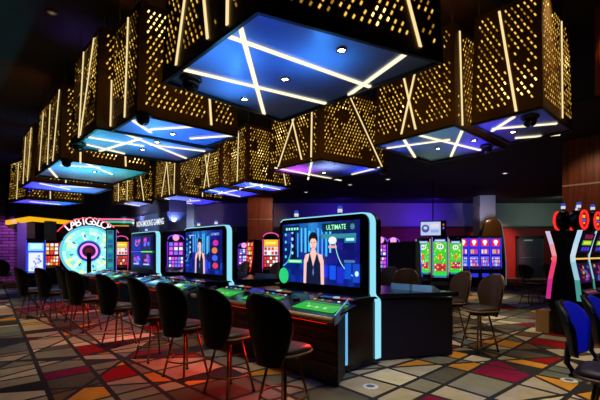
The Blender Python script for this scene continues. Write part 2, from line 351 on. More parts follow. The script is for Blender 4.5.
# ------------------------------------------------------------------ lanterns
H0, H1 = 3.2, 4.7
UPK = 1.15
def lantern(name_label, near, left, right, far=None, lstr=(), rstr=(), bstr=(), dl=(), dome=None, ups=(), dens=1.0, e=1.0, row=False):
    N = Vector(G(*near, H0)); L = Vector(G(*left, H0)); Rr = Vector(G(*right, H0))
    Fr = Vector(G(*far, H0)) if far else L+Rr-N
    C = (N+L+Rr+Fr)/4
    t = thing('ceiling_lantern', name_label, 'ceiling light', (C.x, C.y, H0), 0, 'perforated lanterns hanging from the ceiling')
    N, L, Rr, Fr = [p-C for p in (N, L, Rr, Fr)]
    hh = H1-H0; tp = .93
    def side(p, q, strips, seed, mode=0):
        rnd = random.Random(seed)
        ln = (q-p).length; d = (q-p)/ln; nrm = Vector((d.y, -d.x))
        if nrm.dot((p+q)/2) < 0: nrm = -nrm
        def S(a, h, off=0):
            b = p.lerp(q, a)*(1+(tp-1)*h); return Vector((b.x+nrm.x*off, b.y+nrm.y*off, h*hh))
        mb = MB(); vs_ = [S(0, 0), S(1, 0), S(1, 1), S(0, 1), S(0, 0, -.02), S(1, 0, -.02), S(1, 1, -.02), S(0, 1, -.02)]
        mb.add(vs_, [(0, 1, 2, 3), (7, 6, 5, 4), (0, 4, 5, 1), (2, 6, 7, 3), (1, 5, 6, 2), (0, 3, 7, 4)], BRONZE)
        nc = int(ln/.078*dens); nr = int(hh/.068*dens)
        hot = [(rnd.uniform(.15, .85), rnd.uniform(.15, .95)) for _ in range(2)]
        ph = rnd.uniform(0, 6)
        hl = .0215/dens; hw = .0095/dens
        for c in range(nc):
            for r in range(nr):
                a = (c+.5+.5*(r % 2)*.9)/nc; h = (r+.5)/nr
                if a < .05 or a > .95 or h < .07 or h > .955: continue
                if rnd.random() < .10: continue
                if math.sin(a*9+ph)*math.sin(h*7+ph*2) > .8: continue
                skip = False
                for (a0, h0, a1, h1) in strips:
                    if h1 != h0:
                        k = (h-h0)/(h1-h0)
                        if 0 <= k <= 1 and abs(a0+(a1-a0)*k-a) < .05: skip = True
                if skip: continue
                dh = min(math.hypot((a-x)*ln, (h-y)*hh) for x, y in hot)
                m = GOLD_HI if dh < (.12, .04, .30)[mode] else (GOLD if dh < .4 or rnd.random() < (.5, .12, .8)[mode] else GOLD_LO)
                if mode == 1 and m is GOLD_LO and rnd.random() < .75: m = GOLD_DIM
                ca, sa = a, h; ex, ez = .5*hl/ln, .86*hl/hh; fx, fz = .86*hw/ln, -.5*hw/hh
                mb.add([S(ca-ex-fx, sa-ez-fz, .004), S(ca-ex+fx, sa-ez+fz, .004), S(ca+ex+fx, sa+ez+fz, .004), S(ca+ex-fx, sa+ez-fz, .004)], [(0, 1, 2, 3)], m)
        sp = mb.build('side_panel', t, recalc=False)
        for (a0, h0, a1, h1) in strips:
            b = MB(); wd = .015/ln
            q4 = [S(a0-wd, h0, .012), S(a0+wd, h0, .012), S(a1+wd, h1, .012), S(a1-wd, h1, .012)]; q5 = [S(a0-wd, h0, 0), S(a0+wd, h0, 0), S(a1+wd, h1, 0), S(a1-wd, h1, 0)]
            b.add(q4+q5, [(0, 1, 2, 3), (4, 7, 6, 5), (0, 4, 5, 1), (1, 5, 6, 2), (2, 6, 7, 3), (3, 7, 4, 0)], WARM); b.build('light_strip', sp)
    sd = int(near[0]*7+near[1]*3) % 1000
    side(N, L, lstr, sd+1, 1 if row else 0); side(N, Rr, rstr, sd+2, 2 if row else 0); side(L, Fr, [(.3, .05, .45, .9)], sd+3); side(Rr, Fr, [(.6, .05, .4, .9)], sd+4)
    # underside: satin metal tray with a narrow lip
    def ins(p, k): return p*(1-k)
    quad = [N, L, Fr, Rr]
    mb = MB(); k = .035/max(.5, N.length)
    mb.prism([tuple(ins(p, k)) for p in quad], .02, .035, SATIN); bp = mb.build('bottom_panel', t)
    mb = MB(); n = 4
    for i in range(4):
        a, b = quad[i], quad[(i+1) % 4]; mb.prism([tuple(a), tuple(b), tuple(ins(b, k*1.3)), tuple(ins(a, k*1.3))], -.012, .018, BLACKM)
    mb.build('bottom_frame', t)
    for (x0, y0, x1, y1) in bstr:
        a = Vector(G(x0, y0, H0))-C; b = Vector(G(x1, y1, H0))-C; d = (b-a).normalized(); q_ = Vector((-d.y, d.x))*.02
        MB().prism([tuple(a-q_), tuple(a+q_), tuple(b+q_), tuple(b-q_)], .004, .024, WARMU).build('light_strip', bp)
    for (x0, y0) in dl:
        a = Vector(G(x0, y0, H0))-C
        b = MB(); b.lathe([(.034, .021), (.034, .0), (.05, .0), (.05, .021)], CHROME, (a.x, a.y, 0), cap=False); b.lathe([(.03, .006), (.03, .02)], BULB, (a.x, a.y, 0)); b.build('downlight', bp)
        lamp('SPOT', 'lantern_downlight', (a.x+C.x, a.y+C.y, H0-.03), (1, .8, .55), 40*e, (a.x+C.x, a.y+C.y, 0), .03, 75, .7)
    if dome:
        a = Vector(G(*dome, H0-.05))-C; b = MB()
        b.lathe([(.11, .02), (.115, -.01), (.09, -.03)], BLACKM, (a.x, a.y, 0)); b.lathe([(.08, -.03), (.085, -.06), (.07, -.1), (.04, -.125), (.001, -.135)], BLACK, (a.x, a.y, 0)); b.build('camera_dome', bp)
    for p_ in quad: MB().tube([(p_.x*.85, p_.y*.85, hh), (p_.x*.85, p_.y*.85, 5.2-H0)], .006, STEEL, 5).build('suspension_cable', t)
    for (px, py, colr, en, z) in ups:
        a = G(px, py, H0)
        lamp('SPOT', 'lantern_under_fill', (a[0], a[1], z), colr, en*UPK, (a[0], a[1], H0), .03, 130, .9)  # lamp added below to colour the underside, not a fitting of the lantern
BLU = (.03, .22, 1); CYA = (.08, .75, 1); VIO = (.12, .06, 1); SKY = (.12, .5, 1); MAG = (1, .08, .75); GRN = (.05, 1, .45); TEA = (.05, .9, .8)
lantern('large perforated lantern with blue underside and crossed light bars, closest to the viewer', (257, 10), (162, 82), (445, 62), (282, 122),
        [(.8, .04, .62, .97), (.43, .05, .64, .97), (.24, .04, .26, .97)], [(.84, .05, .62, .97), (.3, .3, .2, .97)],
        [(184, 71, 327, 105), (227.5, 37.5, 372.5, 89), (240, 27.5, 264, 115), (407.5, 54, 349, 96)], [(341.5, 51), (285, 80), (244.5, 100)], (191, 84),
        [(228, 58, SKY, 15, 2.8), (236, 90, SKY, 12, 2.85), (322, 62, (.1, .5, 1), 10, 2.84), (270, 62, (.01, .16, 1), 14, 2.45)])
lantern('perforated lantern with bright blue underside, just left of the largest lantern', (137, 114), (110, 131), (238, 136), None,
        [(.42, .04, .42, .96)], [(.7, .05, .66, .9)],
        [(130.5, 120, 151, 133.5), (150, 130.5, 195, 127.5), (190, 139.5, 232, 136.5)], [(173, 134.5)], (143, 119),
        [(155, 126, SKY, 40, 2.6), (205, 138, BLU, 40, 2.5)], row=True)
lantern('perforated lantern with blue to teal underside and criss-cross bars, third in the left row', (96, 128), (70, 148), (219, 149), None,
        [(.62, .04, .6, .96), (.56, .05, .2, .96)], [(.1, .04, .1, .5)],
        [(88.5, 138, 144, 147), (99, 152, 141, 139.5), (81, 144, 124.5, 154.5), (126, 135, 186, 159), (150, 145.5, 205, 152)], [(142.5, 150), (157, 142.5)], (78.6, 147),
        [(100, 142, TEA, 40, 2.5), (155, 145, SKY, 60, 2.5)], row=True)
lantern('perforated lantern with turquoise green underside in the left row', (60, 159), (35, 176), (150, 172), None,
        [(.25, .04, .1, .96), (.45, .04, .45, .9), (.8, .04, .75, .9)], [(.2, -.02, .2, .3), (.7, .03, .7, .4)],
        [(49, 169, 57, 178), (84, 163, 112, 175), (60, 166, 100, 168)], [(94.5, 172)], (66.6, 163),
        [(62, 168, CYA, 60, 2.4), (110, 173, GRN, 60, 2.4), (85, 170, CYA, 40, 2.4)], row=True)
lantern('perforated lantern with violet blue underside, second from last in the left row', (31, 181), (20, 188), (112, 189), None,
        [(.3, .04, .2, .96), (.7, .04, .7, .9)], [(.4, .03, .4, .6)],
        [(40, 184, 70, 190), (60, 187, 95, 188)], [], (29, 190.5),
        [(40, 188, VIO, 120, 2.4), (75, 190, SKY, 110, 2.4)], dens=.9, row=True)
lantern('small looking perforated lantern over the yellow lit corner, last in the left row', (26, 199), (8, 202.5), (84, 203), None,
        [(.5, .04, .5, .9)], [(.4, .04, .4, .8)], [(30, 202, 60, 205)], [], None,
        [(30, 203, VIO, 130, 2.4), (62, 204, BLU, 160, 2.4)], dens=.8)
lantern('perforated lantern with magenta and white underside in the middle of the ceiling', (320, 159), (268, 171), (387, 170), None,
        [(.78, .03, .45, .75), (.32, .05, .55, .7), (.15, .05, .15, .8)], [(.92, .03, .42, .96)],
        [(275, 168.5, 341, 181), (312, 161, 308, 180), (352, 175, 380, 168)], [(324, 173)], (383, 171),
        [(298, 171, MAG, 40, 2.8), (328, 168, (.8, .75, 1), 22, 2.8), (368, 171, (.05, .1, 1), 34, 2.7)])
lantern('perforated lantern with dark blue underside and a cross on its side, left of the rightmost', (455, 125), (374, 146), (505, 149), None,
        [(.44, .06, .62, .68), (.62, .05, .45, .7)], [(.12, .03, .1, .95)],
        [(403, 139, 415, 158), (387, 149, 450, 140.5), (418.5, 136, 480, 151), (462, 132, 451, 157)], [(438, 149), (474, 141)], (487, 149),
        [(475, 146, VIO, 22, 2.7), (398, 148, BLU, 12, 2.7), (440, 133, (.1, .5, .6), 8, 2.7)])
lantern('tall perforated lantern hanging alone at the right beside the timber fascia', (543, 107), (471, 125), (573, 131), None,
        [(.34, .02, .60, .96)], [(.6, .04, .66, .95)],
        [(492, 132, 514, 118), (492, 130, 557, 124.5), (515, 139, 560, 135.5)], [(513, 132.5)], (530, 121),
        [(490, 128, VIO, 10, 2.8), (535, 120, BLU, 1.5, 2.8)])
lantern('perforated lantern with violet underside directly left of the magenta one', (246, 181), (229, 186), (292, 188), None,
        [(.5, .04, .5, .9)], [(.85, .03, .8, .3)], [(250, 184, 280, 190), (262, 185, 240, 189)], [(262, 187)], None,
        [(245, 186, VIO, 80, 2.3), (262, 186, TEA, 40, 2.5), (280, 189, VIO, 60, 2.4)], dens=.95)
lantern('perforated lantern with crossed side bars in the middle row behind the violet one', (220, 186.5), (199, 191.5), (262, 194), None,
        [(.5, .04, .8, .8), (.75, .04, .5, .8)], [(.45, .03, .45, .9)], [(208, 190, 240, 197), (240, 190, 215, 195)], [(222, 192)], None,
        [(215, 193, BLU, 110, 2.4), (240, 195, VIO, 110, 2.4)], dens=.9)
lantern('perforated lantern with lilac underside over the second table screen', (177, 195), (154, 200), (225, 201.5), None,
        [(.3, .04, .5, .9), (.65, .04, .45, .9), (.12, .04, .12, .9)], [(.5, .04, .5, .5)], [(165, 199, 195, 205), (180, 202, 200, 201)], [(190, 200)], None,
        [(175, 200, (.4, .4, 1), 120, 2.4), (200, 203, VIO, 120, 2.4)], dens=.85)
lantern('perforated lantern with grey lit underside, farthest of the middle row', (134, 201), (112, 204), (170, 206), None,
        [(.3, .04, .3, .9), (.7, .04, .75, .9)], [(.25, .04, .12, .9), (.6, .04, .6, .8)], [(125, 204, 150, 208)], [], None,
        [(135, 205, (.6, .55, .9), 90, 2.4)], dens=.8)

# round dark speakers / small fittings in the high ceiling
tag(MB().lathe([(.16, 0), (.17, .02), (.17, .06)], BLACKM, (0, 0, -.06)).build('ceiling_speaker', loc=(X(498, 6.98), 6.98, 5.2)), 'round black ceiling speaker above the lone right lantern', 'speaker')
b = MB(); b.lathe([(.07, -.02), (.08, 0)], STEEL, (0, 0, 0)); b.lathe([(.03, -.025), (.035, -.02)], glow((200, 150, 100), .3))
tag(b.build('ceiling_downlight', loc=(X(52, 6.3), 6.3, 5.2)), 'small round fitting in the dark ceiling at the upper left', 'ceiling light')
for (px, py, lb) in ((505, 173, 'under the lone right lantern'), (388, 179, 'under the dark blue lantern'), (350, 184.5, 'under the magenta lantern'), (306, 192, 'above the nearest big screen')):
    x, y = G(px, py, 3.88); b = MB(); b.lathe([(.1, -.015), (.11, .02)], WHITE); b.lathe([(.05, -.02), (.06, -.015)], glow((255, 240, 220), 1.2))
    tag(b.build('recessed_downlight', loc=(x, y, 3.88)), 'tiny recessed downlight in the low dark soffit, '+lb, 'ceiling light', 'downlights in the low soffit')

# ------------------------------------------------------------------ stools
def make_stool(label, backm=VINYL, short=False):
    t = thing('bar_stool', label, 'stool')
    # seat: rounded cushion, front towards -y
    mb = MB(); seg = 24; prof = [(.0, .56), (.17, .56), (.205, .575), (.215, .60), (.20, .628), (.15, .64), (.0, .642)]
    o = len(mb.v); k = mb.mi(SEATV)
    for r, z in prof:
        for j in range(seg):
            a = 2*math.pi*j/seg; c, s_ = math.cos(a), math.sin(a); e = .62
            mb.v.append((r*abs(c)**e*math.copysign(1, c)*1.02, r*abs(s_)**e*math.copysign(1, s_), z-.012*max(0, -s_)*(r > .1)))
    for i in range(len(prof)-1):
        for j in range(seg):
            j2 = (j+1) % seg; mb.f.append([o+i*seg+j, o+i*seg+j2, o+(i+1)*seg+j2, o+(i+1)*seg+j]); mb.m.append(k); mb.s.append(True)
    se_ = mb.build('seat', t)
    mb = MB(); pts = []
    for j in range(28):
        a = 2*math.pi*j/28; c, s_ = math.cos(a), math.sin(a); pts.append((.212*abs(c)**.62*math.copysign(1, c)*1.02, .212*abs(s_)**.62*math.copysign(1, s_), .582))
    mb.tube(pts, .011, WOODEDGE, 6, True); mb.build('seat_trim', se_)
    # backrest: curved padded shell
    mb = MB(); nu, nv = 12, 20; k = mb.mi(backm); ko = mb.mi(VINYL)
    def sh(u, v, off):
        ks = ((0, .13), (.12, .165), (.3, .205), (.5, .245), (.64, .25), (.78, .235), (.88, .20), (.95, .15), (1.0, .08))
        for (va, wa), (vb, wb) in zip(ks[:-1], ks[1:]):
            if va <= v <= vb+1e-9: wv = wa+(wb-wa)*(v-va)/(vb-va)
        if short: wv = max(wv, .15+.06*min(1, v*3))*.92 if v < .5 else wv*.92
        x = u*wv; y = .195+.055*v+.04*v*v - .10*(abs(x)/.2)**2*.5; z = (.70+.37*v) if short else (.49+.60*v)
        return (x, y+off, z)
    for side_, off in ((0, 0), (1, .055)):
        for j in range(nv+1):
            for i in range(nu+1):
                u = -1+2*i/nu; v = j/nv; p = sh(u*.999, v, off*(1-.55*abs(u)**4)); mb.v.append(p)
    W = nu+1; B = W*(nv+1)
    for j in range(nv):
        for i in range(nu):
            a = j*W+i
            mb.f.append([a, a+1, a+W+1, a+W]); mb.m.append(k); mb.s.append(True)
            mb.f.append([B+a, B+a+W, B+a+W+1, B+a+1]); mb.m.append(ko); mb.s.append(True)
    def rim(a, b): mb.f.append([a, b, b+B, a+B]); mb.m.append(ko); mb.s.append(True)
    for i in range(nu): rim(i, i+1); rim(nv*W+i, nv*W+i+1)
    for j in range(nv): rim(j*W, (j+1)*W); rim(j*W+nu, (j+1)*W+nu)
    bk_ = mb.build('backrest', t)
    mb = MB(); rp = [sh(-.98, j/nv, .027) for j in range(2, nv)]+[sh(u/4, 1, .027) for u in range(-3, 4)]+[sh(.98, j/nv, .027) for j in range(nv-1, 1, -1)]
    mb.tube(rp, .0085, VINYL if backm is VINYL else (BLACKM if short else WOODEDGE), 6); mb.build('back_trim', bk_)
    if short: MB().tube([(0, .12, .545), (0, .235, .56), (0, .275, .62), (0, .262, .78)], .022, BLACKM).build('back_post', t)
    mb = MB(); mb.box(-.06, .06, .1, .25, .538, .56, BLACKM); mb.lathe([(.13, .51), (.13, .56)], BLACKM); mb.build('seat_plate', t)
    for sx in (-1, 1):
        for sy in (-1, 1):
            mb = MB(); mb.tube([(sx*.085, sy*.085, .53), (sx*.175, sy*.175, .015)], .0125, BRASS, 8); lg_ = mb.build('leg', t); MB().lathe([(.018, 0), (.018, .02)], BLACKM, (sx*.175, sy*.175, 0), 8).build('foot_cap', lg_)
    mb = MB(); mb.tube([(.205*math.cos(2*math.pi*i/24), .205*math.sin(2*math.pi*i/24), .2) for i in range(24)], .009, BRASS, 6, True); mb.build('foot_ring', t)
    return t
row = 'bar stools lined up at the gaming tables'
st0 = make_stool('black vinyl bar stool closest to the viewer, at the nearest gaming table'); st0['group'] = row
fr_ = face(*D2)+.16
st0.location = (-.14, 3.48, 0); st0.rotation_euler = (0, 0, fr_)
for (x, y, r_, lb) in [(-.72, 4.08, 0, 'black bar stool in the row, directly left of the closest stool'), (-1.32, 4.62, .1, 'black bar stool in the row, second left of the closest stool'),
                       (-1.95, 5.35, -.05, 'black bar stool in the row, third left of the closest stool'), (-2.78, 6.15, .1, 'black bar stool standing apart with red lit seat, between row and wheel'),
                       (-3.85, 7.2, .2, 'black bar stool in the row, in front of the lower right of the lit wheel'), (-4.45, 8.0, -.1, 'black bar stool directly in front of the lit wheel'),
                       (-5.3, 9.3, 0, 'black bar stool behind the others at the foot of the lit wheel'), (-5.12, 8.3, .2, 'black bar stool just left of the lit wheel'),
                       (-5.75, 8.6, .1, 'leftmost black bar stool of the row')]:
    dup(st0, (x, y, 0), fr_+r_, lb, row)
def brown_stool(label):
    return make_stool(label, VINYLB)
br0 = brown_stool('brown backed bar stool right of the black table, nearest of the pair'); br0['group'] = 'brown backed bar stools'
br0.location = (2.60, 5.80, 0); br0.rotation_euler = (0, 0, face(-.95, -.25))
for (x, y, a, lb) in [(2.50, 6.66, (-.95, -.25), 'brown backed bar stool right of the black table, farther of the pair'), (1.95, 7.4, (-.3, -.9), 'brown backed bar stool behind the pale blue table screens'),
                      (1.75, 8.4, (-.748, -.664), 'brown backed bar stool partly hidden by the cyan light arch'), (-1.9, 12.4, (-.748, -.664), 'brown backed bar stool in front of the yellow topped slot machine'),
                      (-.85, 11.4, (-.748, -.664), 'brown backed bar stool left of the nearest big screen')]:
    dup(br0, (x, y, 0), face(*a), lb, 'brown backed bar stools')
bl0 = make_stool('blue lit bar stool in the right foreground, whole backrest in view', VINYLBLUELIT, True); bl0['group'] = 'blue lit stools at the right'
bl0.location = (2.15, 2.74, 0); bl0.rotation_euler = (0, 0, face(.69, -.72))
dup(bl0, (2.60, 3.12, 0), face(.69, -.72), 'blue lit bar stool cut off by the right edge of the picture')
dup(bl0, (6.1, 10.6, 0), face(.9, .4), 'blue backed bar stool in blue light under the far door, left one'); dup(bl0, (6.75, 10.6, 0), face(.9, .4), 'blue backed bar stool in blue light under the far door, right one')
for o_ in list(bpy.data.objects):
    if o_.parent is None and o_.get('label', '').startswith('blue backed'): o_['group'] = 'blue backed stools near the far door'
dk = [(-10.7, 14.6, 'dark stool in front of the curved blue slot machine'), (-11.6, 14.9, 'dark stool beside the brick wall at far left')]
for (x, y, lb) in dk: dup(st0, (x, y, 0), face(0, 1), lb, 'dark stools at the far left')

# ------------------------------------------------------------------ gaming tables with dealer screens
def tower_light(x, y, z, label, rot=0):
    t = thing('tower_light', label, 'light', (x, y, z), rot, 'blue and white tower lights')
    MB().lathe([(.012, 0), (.012, .035)], BLACKM).build('stem', t)
    MB().lathe([(.032, .035), (.034, .04), (.034, .08), (.03, .082)], glow((225, 225, 235), .9), n=12).build('white_lens', t)
    MB().lathe([(.034, .083), (.034, .12), (.025, .13)], glow((50, 90, 220), .7), n=12).build('blue_lens', t)
    return t
def dealer(p, c=.46):
    skin = (232, 186, 176); skin2 = (205, 150, 146); hair = (22, 14, 22); dress = (16, 22, 52)
    p.poly([(c-.135, 0), (c-.128, .38), (c-.105, .475), (c-.04, .50), (c-.028, .56), (c+.03, .56), (c+.045, .50), (c+.11, .475), (c+.135, .38), (c+.14, 0)], skin)
    p.poly([(c-.098, 0), (c-.09, .33), (c-.07, .38), (c-.05, .49), (c-.042, .49), (c-.002, .28), (c+.045, .49), (c+.055, .49), (c+.078, .38), (c+.093, .33), (c+.1, 0)], dress)
    p.poly([(c-.012, .18), (c, .28), (c+.012, .18), (c, .12)], (80, 110, 180))
    p.disc(c, .73, .062, hair, ry=.115); p.disc(c+.022, .79, .032, hair, ry=.04); p.disc(c+.002, .655, .046, skin, ry=.098)
    p.poly([(c-.05, .70), (c-.03, .775), (c+.04, .775), (c+.052, .69), (c+.025, .735), (c-.015, .74)], hair)
    p.rect(c-.024, c-.008, .668, .68, (50, 20, 30)); p.rect(c+.012, c+.028, .668, .68, (50, 20, 30), same=True)
    p.poly([(c-.002, .65), (c+.006, .65), (c+.008, .625), (c-.004, .625)], skin2); p.poly([(c-.014, .6), (c+.002, .606), (c+.018, .6), (c+.002, .588)], (190, 50, 60))
def screen_pic(p, kind):
    rnd = random.Random(kind+3)
    if kind in (1, 2):
        for i in range(16):
            for j in range(9):
                b = max(0, 1-abs(i-6)/7.0)*max(0, (j-2)/6.0); q_ = rnd.random()
                c = (int(8+24*q_+30*b), int(14+50*q_*b+120*b), int(80+60*q_+130*b)) if j > 2 else (int(6+12*q_), int(16+40*q_), int(90+90*q_))
                p.rect(i/16, (i+1)/16, j/9, (j+1)/9, tuple(min(255, v) for v in c), same=True)
        for i in range(9):
            u = .22+.055*i+rnd.uniform(-.01, .01); p.rect(u, u+rnd.uniform(.012, .03), .45+rnd.uniform(-.05, .08), .97-rnd.uniform(0, .15), (50+rnd.randint(0, 50), 160+rnd.randint(0, 50), 245))
        p.rect(.14, .2, .36, .93, (6, 10, 40)); 
        for j in range(4): p.disc(.15 , .86-.12*j, .016, (150, 210, 250), ry=.03, same=j > 0); 
        for j in range(4): p.disc(.05, .82-.13*j, .014, (70, 210, 200), ry=.026, same=j > 0)
        p.arc(-.02, .62, .16, .36, -80, 10, .008, (90, 220, 230)); p.arc(1.02, .75, .3, .62, 175, 255, .008, (150, 240, 235))
        for i in range(5): u = .57+.09*i; p.rect(u, u+.075, .03+rnd.uniform(0, .1), .25+rnd.uniform(0, .12), (12+rnd.randint(0, 20), 40+rnd.randint(0, 50), 170+rnd.randint(0, 60)))
    if kind == 1:
        p.rect(.0, .26, .86, .97, (4, 24, 40)); p.rect(.05, .25, .885, .945, (14, 70, 90)); 
        for q_ in range(5): p.rect(.06+.04*q_, .085+.04*q_, .895, .935, (150, 240, 230), same=q_ > 0)
        p.rect(.57, .98, .84, .97, (6, 40, 60)); p.text('ULTIMATE', .74, .87, .095, (160, 255, 190), sx=.85); p.disc(.93, .9, .025, (70, 120, 160), ry=.045)
        p.rect(.56, .97, .73, .80, (50, 130, 140)); p.disc(.7, .70, .05, (220, 225, 235), ry=.06); p.rect(.65, .75, .58, .62, (225, 160, 165)); p.rect(.84, .97, .66, .76, (30, 120, 150)); p.rect(.86, .95, .69, .73, (180, 240, 230))
        p.rect(.1, .3, .33, .385, (60, 220, 110)); p.rect(.12, .28, .348, .368, (220, 255, 220)); p.disc(.03, .1, .075, (40, 190, 110), ry=.14)
        p.rect(.84, .96, .36, .40, (70, 110, 160)); p.disc(.98, .2, .02, (190, 230, 240), ry=.04)
        dealer(p, .46)
    elif kind == 2:
        p.rect(.72, .97, .1, .8, (10, 16, 80)); 
        for j in range(4): p.disc(.84+rnd.uniform(-.04, .04), .2+.17*j, .07, [(200, 60, 90), (60, 90, 230), (210, 120, 60), (190, 40, 160)][j], ry=.07)
        p.text('ULTIMATE', .84, .88, .07, (150, 190, 250)); p.rect(.12, .28, .89, .92, (120, 190, 250))
        for j in range(6): p.rect(.03+.02*(j % 2), .12, .15+.11*j, .19+.11*j, (40, 80, 200), same=j > 0)
        dealer(p, .44)
    else:
        p.rect(0, 1, 0, 1, (8, 12, 60))
        for (u0, u1) in ((.05, .47), (.53, .93)):
            for (v0, v1) in ((.06, .46), (.54, .95)):
                p.rect(u0, u1, v0, v1, (22, 30, 150) if u0 < .5 else (40, 16, 90), same=False)
                for k in range(9):
                    p.disc(rnd.uniform(u0+.08, u1-.08), rnd.uniform(v0+.08, v1-.08), rnd.uniform(.02, .06), rnd.choice([(190, 60, 200), (60, 120, 240), (120, 60, 230), (220, 80, 120)]), ry=rnd.uniform(.03, .07))
        p.rect(0, .5, .48, .515, (70, 60, 240)); p.rect(.5, 1, .48, .515, (90, 240, 60)); p.rect(.13, .38, .1, .14, (170, 190, 255)); p.rect(.6, .86, .1, .14, (170, 190, 255), same=True)
def arch_path():
    pts = [(2.02, 1.22)]; 
    for a in range(180, 89, -15): pts.append((1.90+.12*math.cos(R(a))*-1, 1.80+.14*math.sin(R(a))))
    pts = [(1.73+.14*math.cos(R(a)), 1.80+.14*math.sin(R(a))) for a in range(45, 91, 15)]
    pts += [(.14+.14*math.cos(R(a)), 1.80+.14*math.sin(R(a))) for a in range(90, 181, 15)]
    pts += [(0, .95), (0, .9), (-.012, .868), (-.04, .846), (-.07, .825), (-.082, .79), (-.082, .08)]
    return pts
